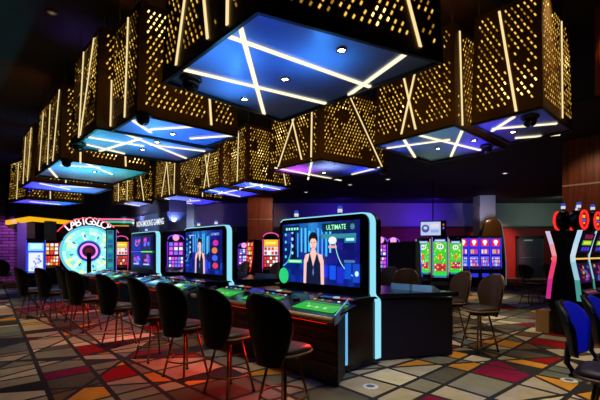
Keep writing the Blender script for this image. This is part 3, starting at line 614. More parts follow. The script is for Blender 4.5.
def gaming_table(label, T, kind):
    t = thing('gaming_table', label, 'gaming table', (T[0], T[1], 0), math.atan2(D1[1], D1[0]), 'electronic card tables with dealer screens')
    # pedestal pod under the screen
    mb = MB(); prof = [(.04, .03), (.02, .1), (.0, .3), (0, .7), (.03, .80), (.12, .86), (.6, .86), (.68, .80), (.71, .7), (.71, .3), (.69, .1), (.67, .03)]
    mb.prism(prof, -.06, 2.0, BLACK, 'x', True); mb.build('pedestal', t)
    # upper screen tower
    mb = MB(); r_ = []
    out = [(1.84, .84), (1.84, 1.8)]+[(1.72+.12*math.cos(R(a)), 1.803+.12*math.sin(R(a))) for a in range(15, 91, 15)]+[(.15+.12*math.cos(R(a)), 1.803+.12*math.sin(R(a))) for a in range(90, 181, 15)]+[(.03, .84)]
    mb.prism(out, -.1, .155, BLACK, 'y'); ho = mb.build('screen_housing', t)
    mb = MB(); pth = arch_path()
    def off(pts, d):
        o_ = []
        for i, p in enumerate(pts):
            a = pts[max(0, i-1)]; b = pts[min(len(pts)-1, i+1)]; tx, tz = b[0]-a[0], b[1]-a[1]; l = math.hypot(tx, tz) or 1
            o_.append((p[0]-tz/l*d, p[1]+tx/l*d))
        return o_
    inn = off(pth, .014)
    for i in range(len(pth)-1):
        mb.prism([pth[i], pth[i+1], inn[i+1], inn[i]], .045, .15, CYAN, 'y')
    mb.build('light_arch', ho)
    mb = MB(); mb.prism([(-.066, .10), (-.05, .10), (-.05, .78), (-.066, .78)], .66, .695, glow((110, 190, 245), .9), 'y'); mb.build('edge_light', t)
    mb = MB(); p = Pic(mb, (1.75, .158, .96), (-1, 0, 0), (0, 0, 1), 1.58, .89, 1.25)
    p.rect(0, 1, 0, 1, (8, 20, 90)); screen_pic(p, kind); mb.build('screen', ho, recalc=False)
    # counters, front and rear, with flared ends
    for sgn in (1, -1):
        if sgn > 0: body = [(-.34, 1.12), (2.5, 1.12), (2.2, .74), (-.10, .74)]; top = [(-.46, 1.3), (2.62, 1.3), (2.25, .62), (2.0, .62), (2.0, .74), (-.14, .74)]
        else: body = [(-.50, -1.0), (2.5, -1.0), (2.2, -.05), (.0, -.05)]; top = [(-.56, -1.06), (2.62, -1.06), (2.25, -.04), (-.02, -.04)]
        MB().prism(body, .02, .80 if sgn < 0 else .72, BLACKM).build('cabinet', t, bevel=.01)
        mb = MB(); m = mat('counter_laminate', (26, 26, 34), .18)
        if sgn > 0:
            top = [(-.46, 1.3), (2.62, 1.3), (2.28, .73), (-.15, .73)]
            vs_ = [(top[0][0], top[0][1], .70), (top[1][0], top[1][1], .70), (top[2][0], top[2][1], .78), (top[3][0], top[3][1], .78), (top[0][0], top[0][1], .755), (top[1][0], top[1][1], .755), (top[2][0], top[2][1], .885), (top[3][0], top[3][1], .885)]
            mb.add(vs_, [(3, 2, 1, 0), (4, 5, 6, 7), (0, 1, 5, 4), (2, 3, 7, 6), (1, 2, 6, 5), (3, 0, 4, 7)], m)
        else: mb.prism(top, .82, .88, m)
        cn = mb.build('counter', t, bevel=.006)
        if sgn > 0:
            MB().tube([(-.44, 1.30, .745), (2.60, 1.30, .745)], .03, mat('tan_rail', (176, 132, 78), .35), 10).build('arm_rail', cn)
            mb = MB(); mb.add([(-.474, 1.30, .70), (-.162, .725, .77), (-.162, .725, .905), (-.474, 1.30, .80), (-.458, 1.306, .70), (-.146, .731, .77), (-.146, .731, .905), (-.458, 1.306, .80)], [(0, 1, 2, 3), (7, 6, 5, 4), (0, 4, 5, 1), (1, 5, 6, 2), (2, 6, 7, 3), (3, 7, 4, 0)], mat('blue_lit_steel', (150, 190, 235), .4, .2)); mb.build('end_plate', t)  # pale blue of the plate stands for the blue light falling on it
            mb = MB()
            for i in range(4): mb.box(-.33+.01*i, 2.3, 1.12, 1.135, .2+.12*i, .23+.12*i, mat('red_trim', (50, 10, 10), .4))
            mb.build('front_trim', t)
            MB().box(-.2, 2.3, 1.10, 1.16, .66, .685, glow((255, 30, 12), 1.0)).build('red_underlight', t)
        # play stations
        for i, s_ in enumerate((.0, 1.08, 2.02) if sgn > 0 else (-.21, .15, 1.0, 1.7)):
            if sgn > 0:
                mb = MB(); sl = Vector((0, -.68, .145)).normalized(); O = Vector((s_+.34, 1.2, .782))
                M = Matrix.Identity(4)
                q_ = [O+Vector((.05, .03, -.02)), O+Vector((-.73, .03, -.02)), O+sl*.33+Vector((-.73, 0, 0)), O+sl*.33+Vector((.05, 0, 0))]
                up = Vector((0, .2, .97))*.014
                mb.add([*(v-up for v in q_), *(v+up*.3 for v in q_)], [(0, 1, 2, 3), (7, 6, 5, 4), (0, 4, 5, 1), (1, 5, 6, 2), (2, 6, 7, 3), (3, 7, 4, 0)], BLACK)
                felt = (28, 170, 34) if kind == 1 or i == 0 else (60, 170, 200)
                p = Pic(mb, O+up*.35+sl*.02, (-1, 0, 0), sl, .66, .26, 1.05)
                p.rect(0, 1, 0, 1, felt); p.rect(.03, .97, .8, .95, tuple(int(v*.6) for v in felt)); p.arc(.5, 1.1, .4, .8, 200, 340, .012, (170, 230, 120))
                for q2 in range(3): p.disc(.3+.2*q2, .35, .035, (190, 230, 150), ry=.1)
                if kind != 1: p.rect(.1, .45, .2, .7, (210, 235, 245)); p.rect(.55, .9, .3, .75, (30, 60, 150))
                mb.build('station_screen', t, recalc=False)
                mb = MB(); z0 = .87
                mb.box(s_-.26, s_+.3, .70, .80, z0-.02, z0+.015, BLACK); mb.box(s_-.2, s_-.06, .72, .78, z0+.014, z0+.026, glow((200, 90, 80), .5)); mb.box(s_+.0, s_+.06, .72, .78, z0+.014, z0+.03, glow((230, 230, 240), .6)); mb.box(s_+.1, s_+.25, .72, .77, z0+.014, z0+.022, glow((70, 110, 220), .5))
                for q2 in range(5): mb.lathe([(.016, z0), (.016, z0+.01)], glow([(60, 120, 240), (240, 240, 240), (220, 60, 50), (40, 200, 190), (230, 180, 60)][(q2+i) % 5], .8), (s_-.24+.13*q2, .86, -.012), 8)
                mb.build('button_panel', t)
                mb = MB(); mb.lathe([(.045, .84), (.05, .86), (.03, .865)], mat('ashtray', (90, 96, 110), .3, .6), (s_+.52, .95, 0), 12); mb.build('cup_holder', t)
            else:
                mb = MB(); mb.add([(s_-.155, -.94, .88), (s_+.155, -.94, .88), (s_+.155, -.74, .965), (s_-.155, -.74, .965), (s_-.155, -.70, .88), (s_+.155, -.70, .88), (s_+.155, -.71, .965), (s_-.155, -.71, .965)], [(0, 1, 2, 3), (4, 7, 6, 5), (0, 4, 5, 1), (2, 6, 7, 3), (1, 5, 6, 2), (0, 3, 7, 4)], mat('blue_lit_plastic', (150, 185, 220), .35)); mb.build('station_screen', t)  # reflected blue light is put into the colour of these plates
    ang = math.atan2(D1[1], D1[0])
    return t
def loc2(T, s, v, z=0): return (T[0]+s*D1[0]-v*D2[0], T[1]+s*D1[1]-v*D2[1], z)
T1 = (1.01, 5.18); T2 = (-1.28, 7.76); T3 = (-3.56, 10.33)
for i, (T, lb) in enumerate(((T1, 'nearest black gaming table, big screen showing a woman dealer and the word ULTIMATE'), (T2, 'middle gaming table with a big blue dealer screen and cyan arch'), (T3, 'farthest gaming table, its screen showing four purple game panels'))):
    gaming_table(lb, T, i+1)
    # red under-counter light
    for s_ in (.1, 1.1, 2.1):
        a = loc2(T, s_, 1.36, .72); lamp('AREA', 'red_underlight', a, (1, .012, .01), 3, (a[0]-.3, a[1]-.266, .36), .5, size_y=.08, spread=85)
    a = loc2(T, 1.0, 1.6, .5)
for (x, y) in ((-.14, 3.48), (-.72, 4.08), (-1.32, 4.62), (-1.95, 5.35), (-2.78, 6.15), (-3.85, 7.2)):
    lamp('SPOT', 'seat_spot', (x+.45*D2[0], y+.45*D2[1], .74), (1, .03, .01), 16, (x+.05, y, .62), .02, 70, .8)
for (T, s_, lb) in ((T1, .62, 'on top of the nearest big screen, right one'), (T1, 1.55, 'on top of the nearest big screen, left one'), (T2, .6, 'on top of the middle big screen, right one'), (T2, 1.35, 'on top of the middle big screen, left one'), (T3, .95, 'on top of the farthest big screen')):
    a = loc2(T, s_, .05, 1.942); tower_light(a[0], a[1], a[2], 'small blue and white tower light '+lb)

# floor discs
for (px, py, lb) in ((370.5, 387, 'round pale floor outlet cover beside the nearest black table'), (569, 381, 'round patterned floor outlet cover in front of the right stools')):
    x, y = G(px, py, 0); b = MB(); b.lathe([(.085, .003), (.083, .009), (.07, .011)], mat('floor_plate', (215, 212, 204), .5), n=24); b.lathe([(.045, .011), (.043, .014)], STEEL, n=18)
    tag(b.build('floor_outlet', loc=(x, y, 0)), lb, 'floor outlet')

# ------------------------------------------------------------------ slot machines
def reels(p, u0, u1, v0, v1, nx, ny, pal, rnd, bg):
    p.rect(u0, u1, v0, v1, bg); p.k += 1
    for i in range(nx):
        for j in range(ny):
            w_ = (u1-u0)/nx; h_ = (v1-v0)/ny; c = rnd.choice(pal)
            p.rect(u0+w_*(i+.14), u0+w_*(i+.86), v0+h_*(j+.14), v0+h_*(j+.86), c, same=True)
def slot(label, loc, rot, style, w=.56, h=1.75, group=None, seed=1, pale=False):
    rnd = random.Random(seed)
    t = thing('slot_machine', label, 'slot machine', loc, rot, group)
    A = w/2
    if style == 'tall':
        prof = [(-.2, 0), (-.2, .3), (-.12, .6), (-.04, 1.0), (0, 1.4), (-.02, h), (.12, h), (.3, .9), (.3, 0)]
        mb = MB(); mb.prism(prof, -A, A, BLACK, 'x'); mb.build('cabinet', t)
        mb = MB(); p = Pic(mb, (-A+.05, -.125, .58), (1, 0, 0), (0, .10, 1.0), w-.1, h-.66, 1.25)
        if pale:
            p.rect(0, 1, 0, 1, (60, 80, 255)); p.rect(.08, .92, .0, .62, (215, 225, 255)); p.rect(.05, .95, .68, .98, (130, 205, 250)); p.rect(.15, .85, .74, .9, (190, 235, 255))
            for k in range(16): p.disc(rnd.uniform(.2, .8), rnd.uniform(.08, .55), rnd.uniform(.03, .08), rnd.choice([(120, 140, 240), (190, 140, 220), (90, 100, 230), (160, 190, 250)]), ry=rnd.uniform(.02, .05))
        else: p.rect(0, 1, 0, 1, (60, 190, 40))
        for k in range(0 if pale else 70): p.disc(rnd.random()*.86+.07, rnd.random()*.9+.05, rnd.uniform(.03, .07), rnd.choice([(110, 230, 60), (200, 240, 90), (40, 170, 60), (235, 240, 130), (90, 200, 180)]), ry=rnd.uniform(.01, .03), same=False)
        if not pale:
          p.rect(.1, .9, .9, .98, (70, 60, 120)); p.rect(.15, .85, .915, .96, (170, 200, 250)); p.disc(.5, .78, .32, (120, 150, 110), ry=.1); p.disc(.5, .78, .26, (220, 250, 200), ry=.075); p.rect(.38, .48, .745, .815, (50, 110, 150)); p.rect(.54, .64, .745, .815, (50, 110, 150), same=True)
        if not pale:
          p.poly([(.5, .6), (.62, .53), (.58, .42), (.42, .42), (.38, .53)], (235, 90, 40))
        if not pale:
          reels(p, .08, .92, .14, .34, 5, 3, [(225, 40, 60), (240, 200, 220), (230, 190, 60), (200, 30, 90)], rnd, (120, 20, 40)); p.rect(.06, .94, .02, .11, (40, 200, 70))
        mb.build('screen', t, recalc=False)
        mb = MB()
        for sx in (-1, 1): mb.tube([(sx*(A-.02), -.14, .58), (sx*(A-.02), -.06, 1.2), (sx*(A-.02), -.04, h-.04)], .014, glow((60, 80, 255) if pale else ((200, 215, 150) if seed % 2 else (150, 110, 250)), 1.0), 6)
        mb.build('edge_light', t)
        mb = MB(); mb.prism([(-.36, .52), (-.36, .56), (-.14, .62), (-.14, .5)], -A, A, BLACK, 'x'); Pic(mb, (-A+.08, -.36, .565), (1, 0, 0), (0, .95, .24), w-.16, .16, .9).rect(0, 1, 0, 1, (50, 90, 200)); mb.build('button_deck', t)
    else:
        prof = [(-.24, 0), (-.24, .5), (-.36, .66), (-.36, .72), (-.18, .78), (-.10, 1.2), (-.12, 1.24), (-.08, h-.1), (-.02, h), (.3, h-.05), (.3, 0)]
        cab = {'ring': BLACK}.get(style, BLACKM)
        mb = MB(); mb.prism(prof, -A, A, cab, 'x'); mb.build('cabinet', t, bevel=.006)
        pals = {'blue': ([(240, 220, 250), (220, 60, 120), (240, 170, 60), (120, 160, 255)], (60, 60, 210)), 'ring': ([(230, 60, 50), (200, 60, 180), (240, 200, 60), (80, 120, 240)], (40, 10, 50)),
                'gold': ([(240, 60, 50), (250, 250, 250), (250, 200, 80), (180, 60, 50)], (110, 40, 30)), 'red': ([(230, 60, 60), (240, 240, 240), (230, 190, 60)], (150, 20, 20)), 'violet': ([(230, 90, 220), (120, 120, 255), (240, 240, 255)], (60, 30, 140)), 'white': ([(120, 150, 240), (240, 245, 255), (170, 120, 240)], (200, 215, 250))}
        pal, bg = pals[style]
        mb = MB(); p = Pic(mb, (-A+.04, -.182, .80), (1, 0, 0), (0, .08, .42), w-.08, .41, 1.1); reels(p, 0, 1, 0, 1, 5, 3, pal, rnd, bg)
        if style == 'blue': p.rect(0, 1, .86, 1, (90, 90, 250))
        mb.build('lower_screen', t, recalc=False)
        mb = MB(); hh2 = h-.12-1.27; p = Pic(mb, (-A+.04, -.128, 1.25), (1, 0, 0), (0, .04, h-1.34), w-.08, hh2+.04, 1.1)
        if style == 'gold':
            reels(p, 0, 1, 0, .55, 4, 2, pal, rnd, (225, 235, 245)); p.rect(0, 1, .58, 1, (250, 190, 30)); p.rect(.15, .85, .72, .85, (255, 235, 120))
        elif style == 'blue':
            p.rect(0, 1, 0, 1, (50, 44, 210)); reels(p, .05, .95, .04, .38, 4, 1, [(240, 180, 60), (220, 60, 130), (240, 230, 250)], rnd, (90, 50, 200))
            p.rect(.02, .98, .52, .95, (225, 20, 60), 1.3); p.disc(.5, .78, .27, (255, 235, 250), 1.3, ry=.12); p.rect(.38, .62, .58, .72, (255, 235, 250), 1.3)
        else: reels(p, 0, 1, 0, 1, 3, 3, pal, rnd, bg)
        mb.build('upper_screen', t, recalc=False)
        gl = {'blue': (40, 60, 250), 'ring': (255, 120, 130), 'gold': (230, 60, 160), 'red': (220, 40, 40), 'violet': (120, 40, 240), 'white': (70, 90, 255)}[style]
        mb = MB()
        for sx in (-1, 1): mb.tube([(sx*A, -.25, .62), (sx*A, -.19, .8), (sx*A, -.12, 1.22), (sx*A, -.1, h-.08)], .016, glow(gl, 1.1), 6)
        mb.build('edge_light', t)
        mb = MB(); mb.prism([(-.38, .64), (-.38, .7), (-.2, .76), (-.2, .66)], -A+.01, A-.01, BLACK, 'x')
        p = Pic(mb, (-A+.06, -.375, .705), (1, 0, 0), (0, .17, .06), w-.12, .15, .9); p.rect(0, 1, 0, 1, gl if style in ('blue', 'white', 'violet') else (60, 40, 40))
        for k in range(5): p.disc(.12+.19*k, .5, .05, (240, 230, 230), ry=.2)
        mb.build('button_deck', t)
        if style == 'blue':
            mb = MB(); p = Pic(mb, (-A+.01, -.124, 1.24), (1, 0, 0), (0, .04, h-1.34), w-.02, h-1.34, 1.0); p.rect(0, 1, 0, 1, (44, 34, 190)); mb.build('backlit_front', t, recalc=False)
            mb = MB(); mb.prism([(-.25, .38), (-.27, .6), (-.22, .6), (-.22, .38)], -A+.06, A-.06, glow((40, 60, 240), .8), 'x'); mb.build('belly_panel', t)
        if style in ('gold', 'violet'):
            mb = MB(); pts = [(-A+.02, 0)]+[(A*.95*math.cos(R(a)), .16*math.sin(R(a))) for a in range(170, 9, -16)]+[(A-.02, 0)]
            mb.prism([(x, z+h) for x, z in pts], -.08, .04, BLACKM, 'y'); mb.tube([(x, -.09, z+h) for x, z in pts], .018, glow((255, 90, 170) if style == 'gold' else (140, 70, 255), 1.2), 6)
            if style == 'violet': mb.lathe([(.12, 0), (.12, .03)], glow((250, 170, 230), 1), (0, -.09, h+.06), 16, Matrix.Rotation(R(90), 4, 'X'))
            mb.build('topper', t)
        if style == 'ring':
            mb = MB(); M = Matrix.Rotation(R(90), 4, 'X')
            mb.lathe([(.10, -.13), (.19, -.1), (.21, 0), (.21, .02), (.18, .06)], BLACK, (0, -.02, h+.21), 24, M); mb.build('topper_drum', t)
            mb = MB(); mb.tube([(.195*math.cos(2*math.pi*i/28), -.09, h+.21+.195*math.sin(2*math.pi*i/28)) for i in range(28)], .022, glow((255, 40, 34), 1.6), 8, True); mb.build('neon_ring', t)
            mb = MB(); p = Pic(mb, (-.16, -.088, h+.05), (1, 0, 0), (0, 0, 1), .32, .32, 1.0); p.disc(.5, .5, .46, (80, 12, 30)); p.rect(.28, .72, .58, .76, (250, 190, 40)); p.rect(.35, .7, .22, .36, (250, 130, 40)); p.rect(.2, .8, .42, .5, (60, 90, 250)); mb.build('topper_face', t, recalc=False)
    return t
# purple blue row in the right distance
for i in range(5):
    x = X(452+10.8*i, 16.0)
    slot(['blue and pink slot machine, leftmost of the glowing blue row', 'blue and pink slot machine, second from left of the glowing blue row', 'blue and pink slot machine, middle of the glowing blue row', 'blue and pink slot machine, fourth from left of the glowing blue row', 'blue and pink slot machine ending the blue row, before the bronze hood'][i], (x, 16.0, 0), face(-.25, -1), 'blue', .38, 2.02, 'blue slot machines in the right distance', i)
# bronze hood at the right end of the row
t = thing('machine_hood', 'bronze curved hood arching over the right end of the blue slot machines', 'hood', (X(492, 16.7), 16.7, 0), face(-.25, -1))
pts = [(.50, 0), (.50, .8), (.47, 1.4), (.42, 1.95), (.35, 2.45), (.27, 2.66), (.20, 2.72), (-.2, 2.70), (-.30, 2.55), (-.38, 2.1), (-.45, 1.4), (-.47, .8), (-.47, 0)]
mb = MB(); mb.prism(pts, -.1, .25, mat('bronze_hood', (100, 66, 28), .4, .5), 'y', True); ar_ = mb.build('arch', t)
mb = MB(); mb.tube([(x+.01, -.11, z) for x, z in pts[:7]], .016, glow((120, 170, 190), .35), 6); mb.build('edge_strip', ar_)
lamp('SPOT', 'hood_spot', (6.8, 13.4, 3.6), (1, .62, .25), 150, (7.9, 16.7, 2.4), .05, 40)
# green tall machines
for (px, Y, hgt, wd, lb, sd) in ((423, 15.0, 1.90, .54, 'tall green screen slot machine, left of the three under the wall monitor', 1), (440, 13.2, 1.92, .53, 'tall green screen slot machine, nearest and central of the three', 2), (455.5, 15, 1.90, .50, 'tall green screen slot machine, right of the three beside the blue row', 3)):
    slot(lb, (X(px, Y), Y, 0), face(-.33, -1), 'tall', wd, hgt, 'tall green slot machines', sd)
# violet round topped machines behind the cyan arch
for (px, Y, lb, sd) in ((381, 14.5, 'violet slot machine with round topper just right of the cyan arch', 5), (393.5, 15.2, 'violet slot machine with round topper, second right of the cyan arch', 6)):
    slot(lb, (X(px, Y), Y, 0), face(-.3, -1), 'violet', .46, 1.75, 'violet round topped slot machines', sd)
for (px, Y, lb) in ((399, 13.7, 'black slot cabinet seen from behind, left of the green machines'), (410.5, 12.4, 'black slot cabinet seen from the side next to the green machines')):
    slot(lb, (X(px, Y), Y, 0), face(.95, .3) if px == 400 else face(.6, .8), 'violet' if px == 400 else 'white', .55, 1.72, None, int(px))
# left and centre machines
slot('slot machine with yellow top screen and pink neon crest by the timber pillar', (X(271, 15.5), 15.5, 0), face(.05, -1), 'gold', .62, 1.95, None, 31)
slot('slot machine seen edge on with red glowing side, left of the yellow topped one', (X(252.5, 15.4), 15.4, 0), face(-.9, -.6), 'red', .5, 1.85, None, 32)
slot('small violet slot machine between the middle screen and the timber pillar', (X(244, 18.2), 18.2, 0), face(.1, -1), 'violet', .5, 1.6, None, 33)
slot('violet slot machine between the farthest and the middle big screens', (X(176, 15.0), 15.0, 0), face(.3, -1), 'violet', .6, 1.85, None, 34)
slot('curved white and blue slot machine at the far left', (X(36, 15.8), 15.8, 0), face(.55, -1), 'tall', .66, 1.9, None, 35, True)
slot('red slot machine between the curved white machine and the lit wheel', (X(53, 17.0), 17.0, 0), face(.2, -1), 'red', .6, 1.85, None, 36)
slot('slot machine with red and pink screens right of the lit wheel', (X(122, 17.5), 17.5, 0), face(.2, -1), 'gold', .56, 1.9, None, 37)
# back to back bank at the right: slender machines whose profile narrows at the waist
ring = 'slot machines with red neon ring toppers at the right'
rd = Vector((.82, .572)); nd = Vector((.572, -.82)); c0 = Vector((4.47, 6.80))
def ring_slot(label, i, s_, seed):
    rnd = random.Random(seed); c = c0+rd*(.31+.6*i)+nd*(.004*s_)
    t = thing('slot_machine', label, 'slot machine', (c.x, c.y, 0), face(nd.x*s_, nd.y*s_), ring); A = .29
    fr = [(-.16, 0), (-.16, .28), (-.26, .60), (-.225, .95), (-.165, 1.25), (-.16, 1.35), (-.205, 1.55), (-.27, 1.78)]
    cb = MB().prism(fr+[(0, 1.78), (0, 0)], -A, A, BLACK, 'x').build('cabinet', t)
    for sx in (-1, 1):
        cs = [(200, 40, 130), (235, 60, 110), (245, 90, 110), (240, 150, 160), (205, 190, 215), (190, 215, 240)] if s_ < 0 else [(70, 150, 140), (150, 200, 215), (190, 215, 230), (200, 220, 235), (180, 215, 238), (190, 225, 245)]
        mb = MB(); q = fr[2:]
        for k in range(len(q)-1):
            (y0, z0), (y1, z1) = q[k], q[k+1]
            mb.prism([(y0-.012, z0), (y0+.06, z0), (y1+.06, z1), (y1-.012, z1)], sx*A-.008, sx*A+.008, glow(cs[k], 1.0), 'x')
        mb.build('edge_light', cb)
    pal = [(230, 60, 50), (200, 60, 180), (240, 200, 60), (80, 120, 240), (240, 240, 250)]
    mb = MB(); p = Pic(mb, (-A+.05, -.245, .90), (1, 0, 0), (0, .07, .30), 2*A-.1, .33, 1.0); p.rect(0, 1, 0, 1, (40, 14, 60))
    for k in range(12): p.disc(rnd.uniform(.15, .85), rnd.uniform(.12, .88), rnd.uniform(.05, .1), rnd.choice(pal[:4]), st=.6, ry=rnd.uniform(.05, .12))
    mb.build('lower_screen', t, recalc=False)
    mb = MB(); p = Pic(mb, (-A+.05, -.19, 1.40), (1, 0, 0), (0, -.10, .35), 2*A-.1, .34, 1.0); p.rect(0, 1, 0, 1, (16, 10, 40)); p.rect(.1, .9, .4, .65, (70, 180, 50)); p.rect(.2, .8, .45, .6, (240, 220, 60)); reels(p, .15, .85, .7, .97, 3, 1, [(150, 30, 50), (40, 50, 160)], rnd, (30, 10, 60)); reels(p, .15, .85, .08, .34, 3, 1, [(50, 70, 220), (110, 40, 180)], rnd, (20, 20, 90)); mb.build('upper_screen', t, recalc=False)
    MB().box(-A, A, -.19, -.15, 1.29, 1.315, glow((255, 205, 90), 1.0)).build('divider_light', t)
    mb = MB(); mb.prism([(-.36, .66), (-.36, .71), (-.22, .80), (-.22, .66)], -A+.02, A-.02, BLACK, 'x'); p = Pic(mb, (-A+.06, -.355, .715), (1, 0, 0), (0, .14, .09), 2*A-.12, .13, .8); p.rect(0, 1, 0, 1, (40, 30, 60))
    for k in range(5): p.disc(.12+.19*k, .5, .05, (220, 80, 60), ry=.2, same=k > 0)
    mb.build('button_deck', t)
    M = Matrix.Rotation(R(90), 4, 'X'); zc = 1.97
    td = MB().lathe([(.10, -.12), (.16, -.09), (.172, 0), (.172, .02), (.15, .05)], BLACK, (0, -.13, zc), 24, M).box(-.03, .03, -.14, -.08, 1.77, 1.82, BLACK).build('topper_drum', t)
    MB().tube([(.15*math.cos(2*math.pi*i_/28), -.20, zc+.15*math.sin(2*math.pi*i_/28)) for i_ in range(28)], .02, glow((255, 40, 34), 1.4), 8, True).build('neon_ring', td)
    mb = MB(); p = Pic(mb, (-.13, -.192, zc-.13), (1, 0, 0), (0, 0, 1), .26, .26, 1.0); p.disc(.5, .5, .5, (80, 12, 30), n=24); p.rect(.28, .72, .6, .8, (250, 190, 40)); p.rect(.35, .7, .2, .36, (250, 130, 40)); p.rect(.2, .8, .42, .52, (60, 90, 250)); mb.build('topper_face', td, recalc=False)
    return t
for i in range(3):
    ring_slot(['ring topped slot machine facing right, nearest one at the dark end of the bank', 'ring topped slot machine facing right, second from the dark end', 'ring topped slot machine facing right, third from the dark end'][i], i, 1, 40+i)
for i in range(3):
    ring_slot(['ring topped slot machine facing away with pink lit edge, at the dark end', 'ring topped slot machine facing away, second along behind the pink edged one', 'ring topped slot machine facing away, third along behind the pink edged one'][i], i, -1, 45+i)
for (i, s_, lb) in ((0, 1, 'above the first right facing ring topped machine'), (0, -1, 'above the pink edged machine facing away'), (1, 1, 'above the second right facing ring topped machine'), (1, -1, 'above the second machine facing away')):
    c = c0+rd*(.31+.6*i)+nd*(.12*s_); tower_light(c.x, c.y, 2.142, 'small blue and white tower light '+lb)
pb = MB().box(-.11, .11, -.14, .14, 0, .385, WOODEDGE).build('wooden_block', loc=(4.375, 7.12, 0)); pb.rotation_euler = (0, 0, math.atan2(nd.y, nd.x))
tag(pb, 'pale wooden block on the carpet at the foot of the ring topped bank', 'block')
# hanging monitor
t = thing('hanging_monitor', 'flat monitor with a pale picture hanging above the green slot machines', 'monitor', (X(433, 14), 14, 1.93), face(-.3, -1))
MB().box(-.44, .44, -.03, .04, 0, .54, BLACK).build('casing', t, bevel=.01)
mb = MB(); p = Pic(mb, (-.41, -.033, .035), (1, 0, 0), (0, 0, 1), .66, .47, 1.0); p.rect(0, 1, 0, 1, (190, 205, 240)); p.disc(.24, .5, .2, (70, 80, 160), ry=.3); p.disc(.24, .55, .1, (200, 210, 240), ry=.12); p.rect(.5, .92, .55, .85, (225, 215, 235)); p.rect(.5, .92, .2, .42, (150, 170, 230)); p.rect(1.1, 1.18, .7, .85, (220, 90, 50)); p.rect(1.1, 1.18, .45, .6, (90, 100, 230)); mb.build('screen', t, recalc=False)
MB().tube([(0, .02, .54), (0, .02, 1.97)], .02, BLACKM, 8).build('ceiling_pole', t)

# ------------------------------------------------------------------ wheel machine
wY = 14.0; wx = X(87.5, wY)+.05
t = thing('wheel_machine', 'giant lit prize wheel with pale green segments under an arched red and white sign', 'prize wheel', (wx, wY, 0), face(.55, -1))
mb = MB(); mb.box(-.8, .8, -.1, .5, 0, .75, BLACK); mb.build('cabinet', t, bevel=.02)
mb = MB(); p = Pic(mb, (-.84, -.12, .57), (1, 0, 0), (0, 0, 1), 1.68, 1.68, 1.3)
p.disc(.5, .5, .5, (70, 190, 220), n=48); p.k += 1
rnd = random.Random(4)
for i in range(32):
    a, b = 2*math.pi*i/32, 2*math.pi*(i+.94)/32; cs = [(150, 235, 215), (205, 242, 215), (120, 222, 205), (225, 240, 160), (180, 238, 240), (150, 225, 235)]
    for (r0, r1) in ((.23, .33), (.335, .41), (.415, .48)):
        p.poly([(.5+r0*math.cos(a), .5+r0*math.sin(a)), (.5+r0*math.cos(b), .5+r0*math.sin(b)), (.5+r1*math.cos(b), .5+r1*math.sin(b)), (.5+r1*math.cos(a), .5+r1*math.sin(a))], rnd.choice(cs), same=True)
for i in range(8):
    a = 2*math.pi*(i+.3)/8; c, s_ = math.cos(a), math.sin(a); p.poly([(.5+.29*c-.012*s_, .5+.29*s_+.012*c), (.5+.29*c+.012*s_, .5+.29*s_-.012*c), (.5+.35*c+.012*s_, .5+.35*s_-.012*c), (.5+.35*c-.012*s_, .5+.35*s_+.012*c)], (30, 60, 170), same=i > 0)
p.disc(.5, .5, .215, (60, 90, 220), n=36); p.disc(.5, .5, .2, (24, 14, 60), n=36); p.disc(.5, .5, .17, (225, 130, 225), n=36); p.disc(.5, .5, .125, (40, 14, 50), n=30); p.disc(.5, .5, .07, (90, 20, 30), n=20)
mb.build('wheel_face', t, recalc=False)
MB().tube([((.86*math.cos(2*math.pi*i/48)), -.1, 1.41+.86*math.sin(2*math.pi*i/48)) for i in range(48)], .025, glow((120, 220, 240), .9), 8, True).build('wheel_rim', t)
MB().box(-.07, .07, -.2, -.14, .5, 1.36, BLACK).build('pointer_post', t)
mb = MB(); ap = [(1.14*math.cos(R(a)), 1.38+1.12*math.sin(R(a))) for a in range(34, 147, 7)]; ip = [(.89*math.cos(R(a)), 1.41+.89*math.sin(R(a))) for a in range(34, 147, 7)]
ap = [(x*1.0, z+.06) for x, z in ap]
for i in range(len(ap)-1): mb.prism([ap[i], ap[i+1], ip[i+1], ip[i]], -.12, -.02, mat('sign_red', (90, 10, 20), .4), 'y')
mb.build('arch_sign', t)
MB().tube([(x, -.13, z) for x, z in ap], .02, glow((255, 70, 90), 1.2), 6).build('neon_border', t)
mb = MB(); word = 'LABIGSLOT'
for i, ch in enumerate(word):
    a = R(128-(128-52)*i/(len(word)-1)); g, fs = text_geo(ch); cx = (min(q[0] for q in g)+max(q[0] for q in g))/2
    rr = .90; ro = a-math.pi/2; sz = .37
    vs_ = []
    for q in g: lx, lz = (q[0]-cx)*sz, q[1]*sz; vs_.append((rr*math.cos(a)+lx*math.cos(ro)-lz*math.sin(ro), -.13, 1.43+rr*math.sin(a)+lx*math.sin(ro)+lz*math.cos(ro)))
    mb.add(vs_, fs, glow((250, 235, 245), 1.4))
mb.build('sign_lettering', t, recalc=False)
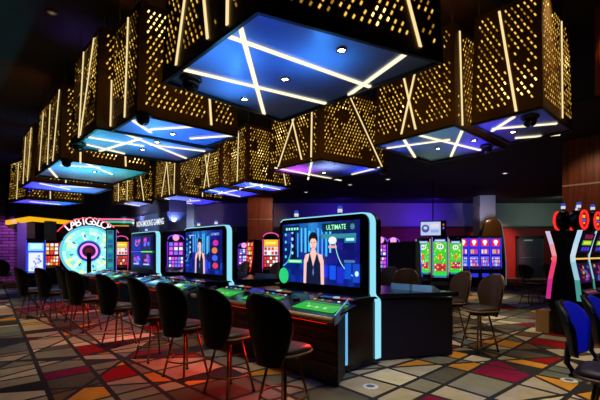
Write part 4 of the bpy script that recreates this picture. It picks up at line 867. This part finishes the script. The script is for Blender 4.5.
# side post with teal panel
t = thing('light_column', 'slim dark post with a teal lit panel just right of the prize wheel', 'post', (X(111.5, 13.2), 13.2, 0), face(.4, -1))
MB().box(-.16, .16, -.08, .1, 0, 2.18, BLACK).build('post', t)
mb = MB(); p = Pic(mb, (-.13, -.082, .7), (1, 0, 0), (0, 0, 1), .2, 1.4, .8); p.rect(0, 1, 0, 1, (40, 150, 170))
for k in range(9): p.rect(.15, .85, .04+.11*k, .11+.11*k, [(30, 110, 190), (60, 180, 170), (50, 90, 120)][k % 3], same=k > 0)
mb.build('lit_panel', t, recalc=False); MB().tube([(.15, -.09, .6), (.15, -.09, 2.12)], .012, glow((120, 110, 240), .9), 6).build('edge_light', t)
# neon canopy behind
cY = 15.5; t = thing('neon_canopy', 'dark canopy with pink and green neon bands above the prize wheel post', 'canopy', (X(111, cY), cY, 2.42), face(.1, -1))
def pill(m, z0, z1, k=1.0):
    mb = MB(); pts = [(.55+.3*k*math.cos(R(a)), .3*k*math.sin(R(a))) for a in range(-90, 91, 15)]+[(-.55-.3*k*math.cos(R(a)), .3*k*math.sin(R(a))) for a in range(90, -91, -15)]
    return mb.prism(pts, z0, z1, m)
pill(BLACKM, 0, .06).build('underside', t); pill(glow((70, 210, 160), .8), .06, .14, 1.03).build('green_band', t); pill(BLACKM, .14, .17).build('spacer', t); pill(glow((255, 110, 170), 1.1), .17, .23, 1.03).build('pink_band', t); pill(BLACKM, .23, .3, .95).build('top', t)
MB().tube([(0, 0, .3), (0, 0, 2.75)], .03, BLACKM).build('hanger', t)

# ------------------------------------------------------------------ sign bulkhead
sx, sy = -4.6, 13.9
A_ = (sx, sy); B_ = (sx+D1[0]*3.9, sy+D1[1]*3.9)
t = thing('sign_bulkhead', 'dark hanging bulkhead with white NON-SMOKING GAMING lettering', 'sign', (sx, sy, 2.15), math.atan2(D1[1], D1[0]))
SB = mat('bulkhead_slate', (60, 74, 104), .6)
MB().box(0, 3.9, -.7, 0, 0, .64, SB).build('fascia', t); MB().box(.0, 3.9, -.7, -.05, .64, 3.05, NAVY).build('upper_box', t)
mb = MB(); g, fs = text_geo('NON-SMOKING GAMING'); x0 = min(q[0] for q in g); x1 = max(q[0] for q in g); k = 2.66/(x1-x0)
mb.add([(2.96-(q[0]-x0)*k, .012, .22+q[1]*k*1.35) for q in g], fs, glow((235, 240, 250), 1.2)); mb.build('sign_lettering', t, recalc=False)
struct('trim_3', MB().box(-4.6, -4.56+.02, 13.6, 14.6, 0, .01, NAVY)) if False else None
lamp('SPOT', 'sign_fill', (-6.6, 13.6, 3.0), (.6, .75, 1), 170, (-5.8, 15.2, 2.45), .05, 75)  # lamp added so the slate fascia shows
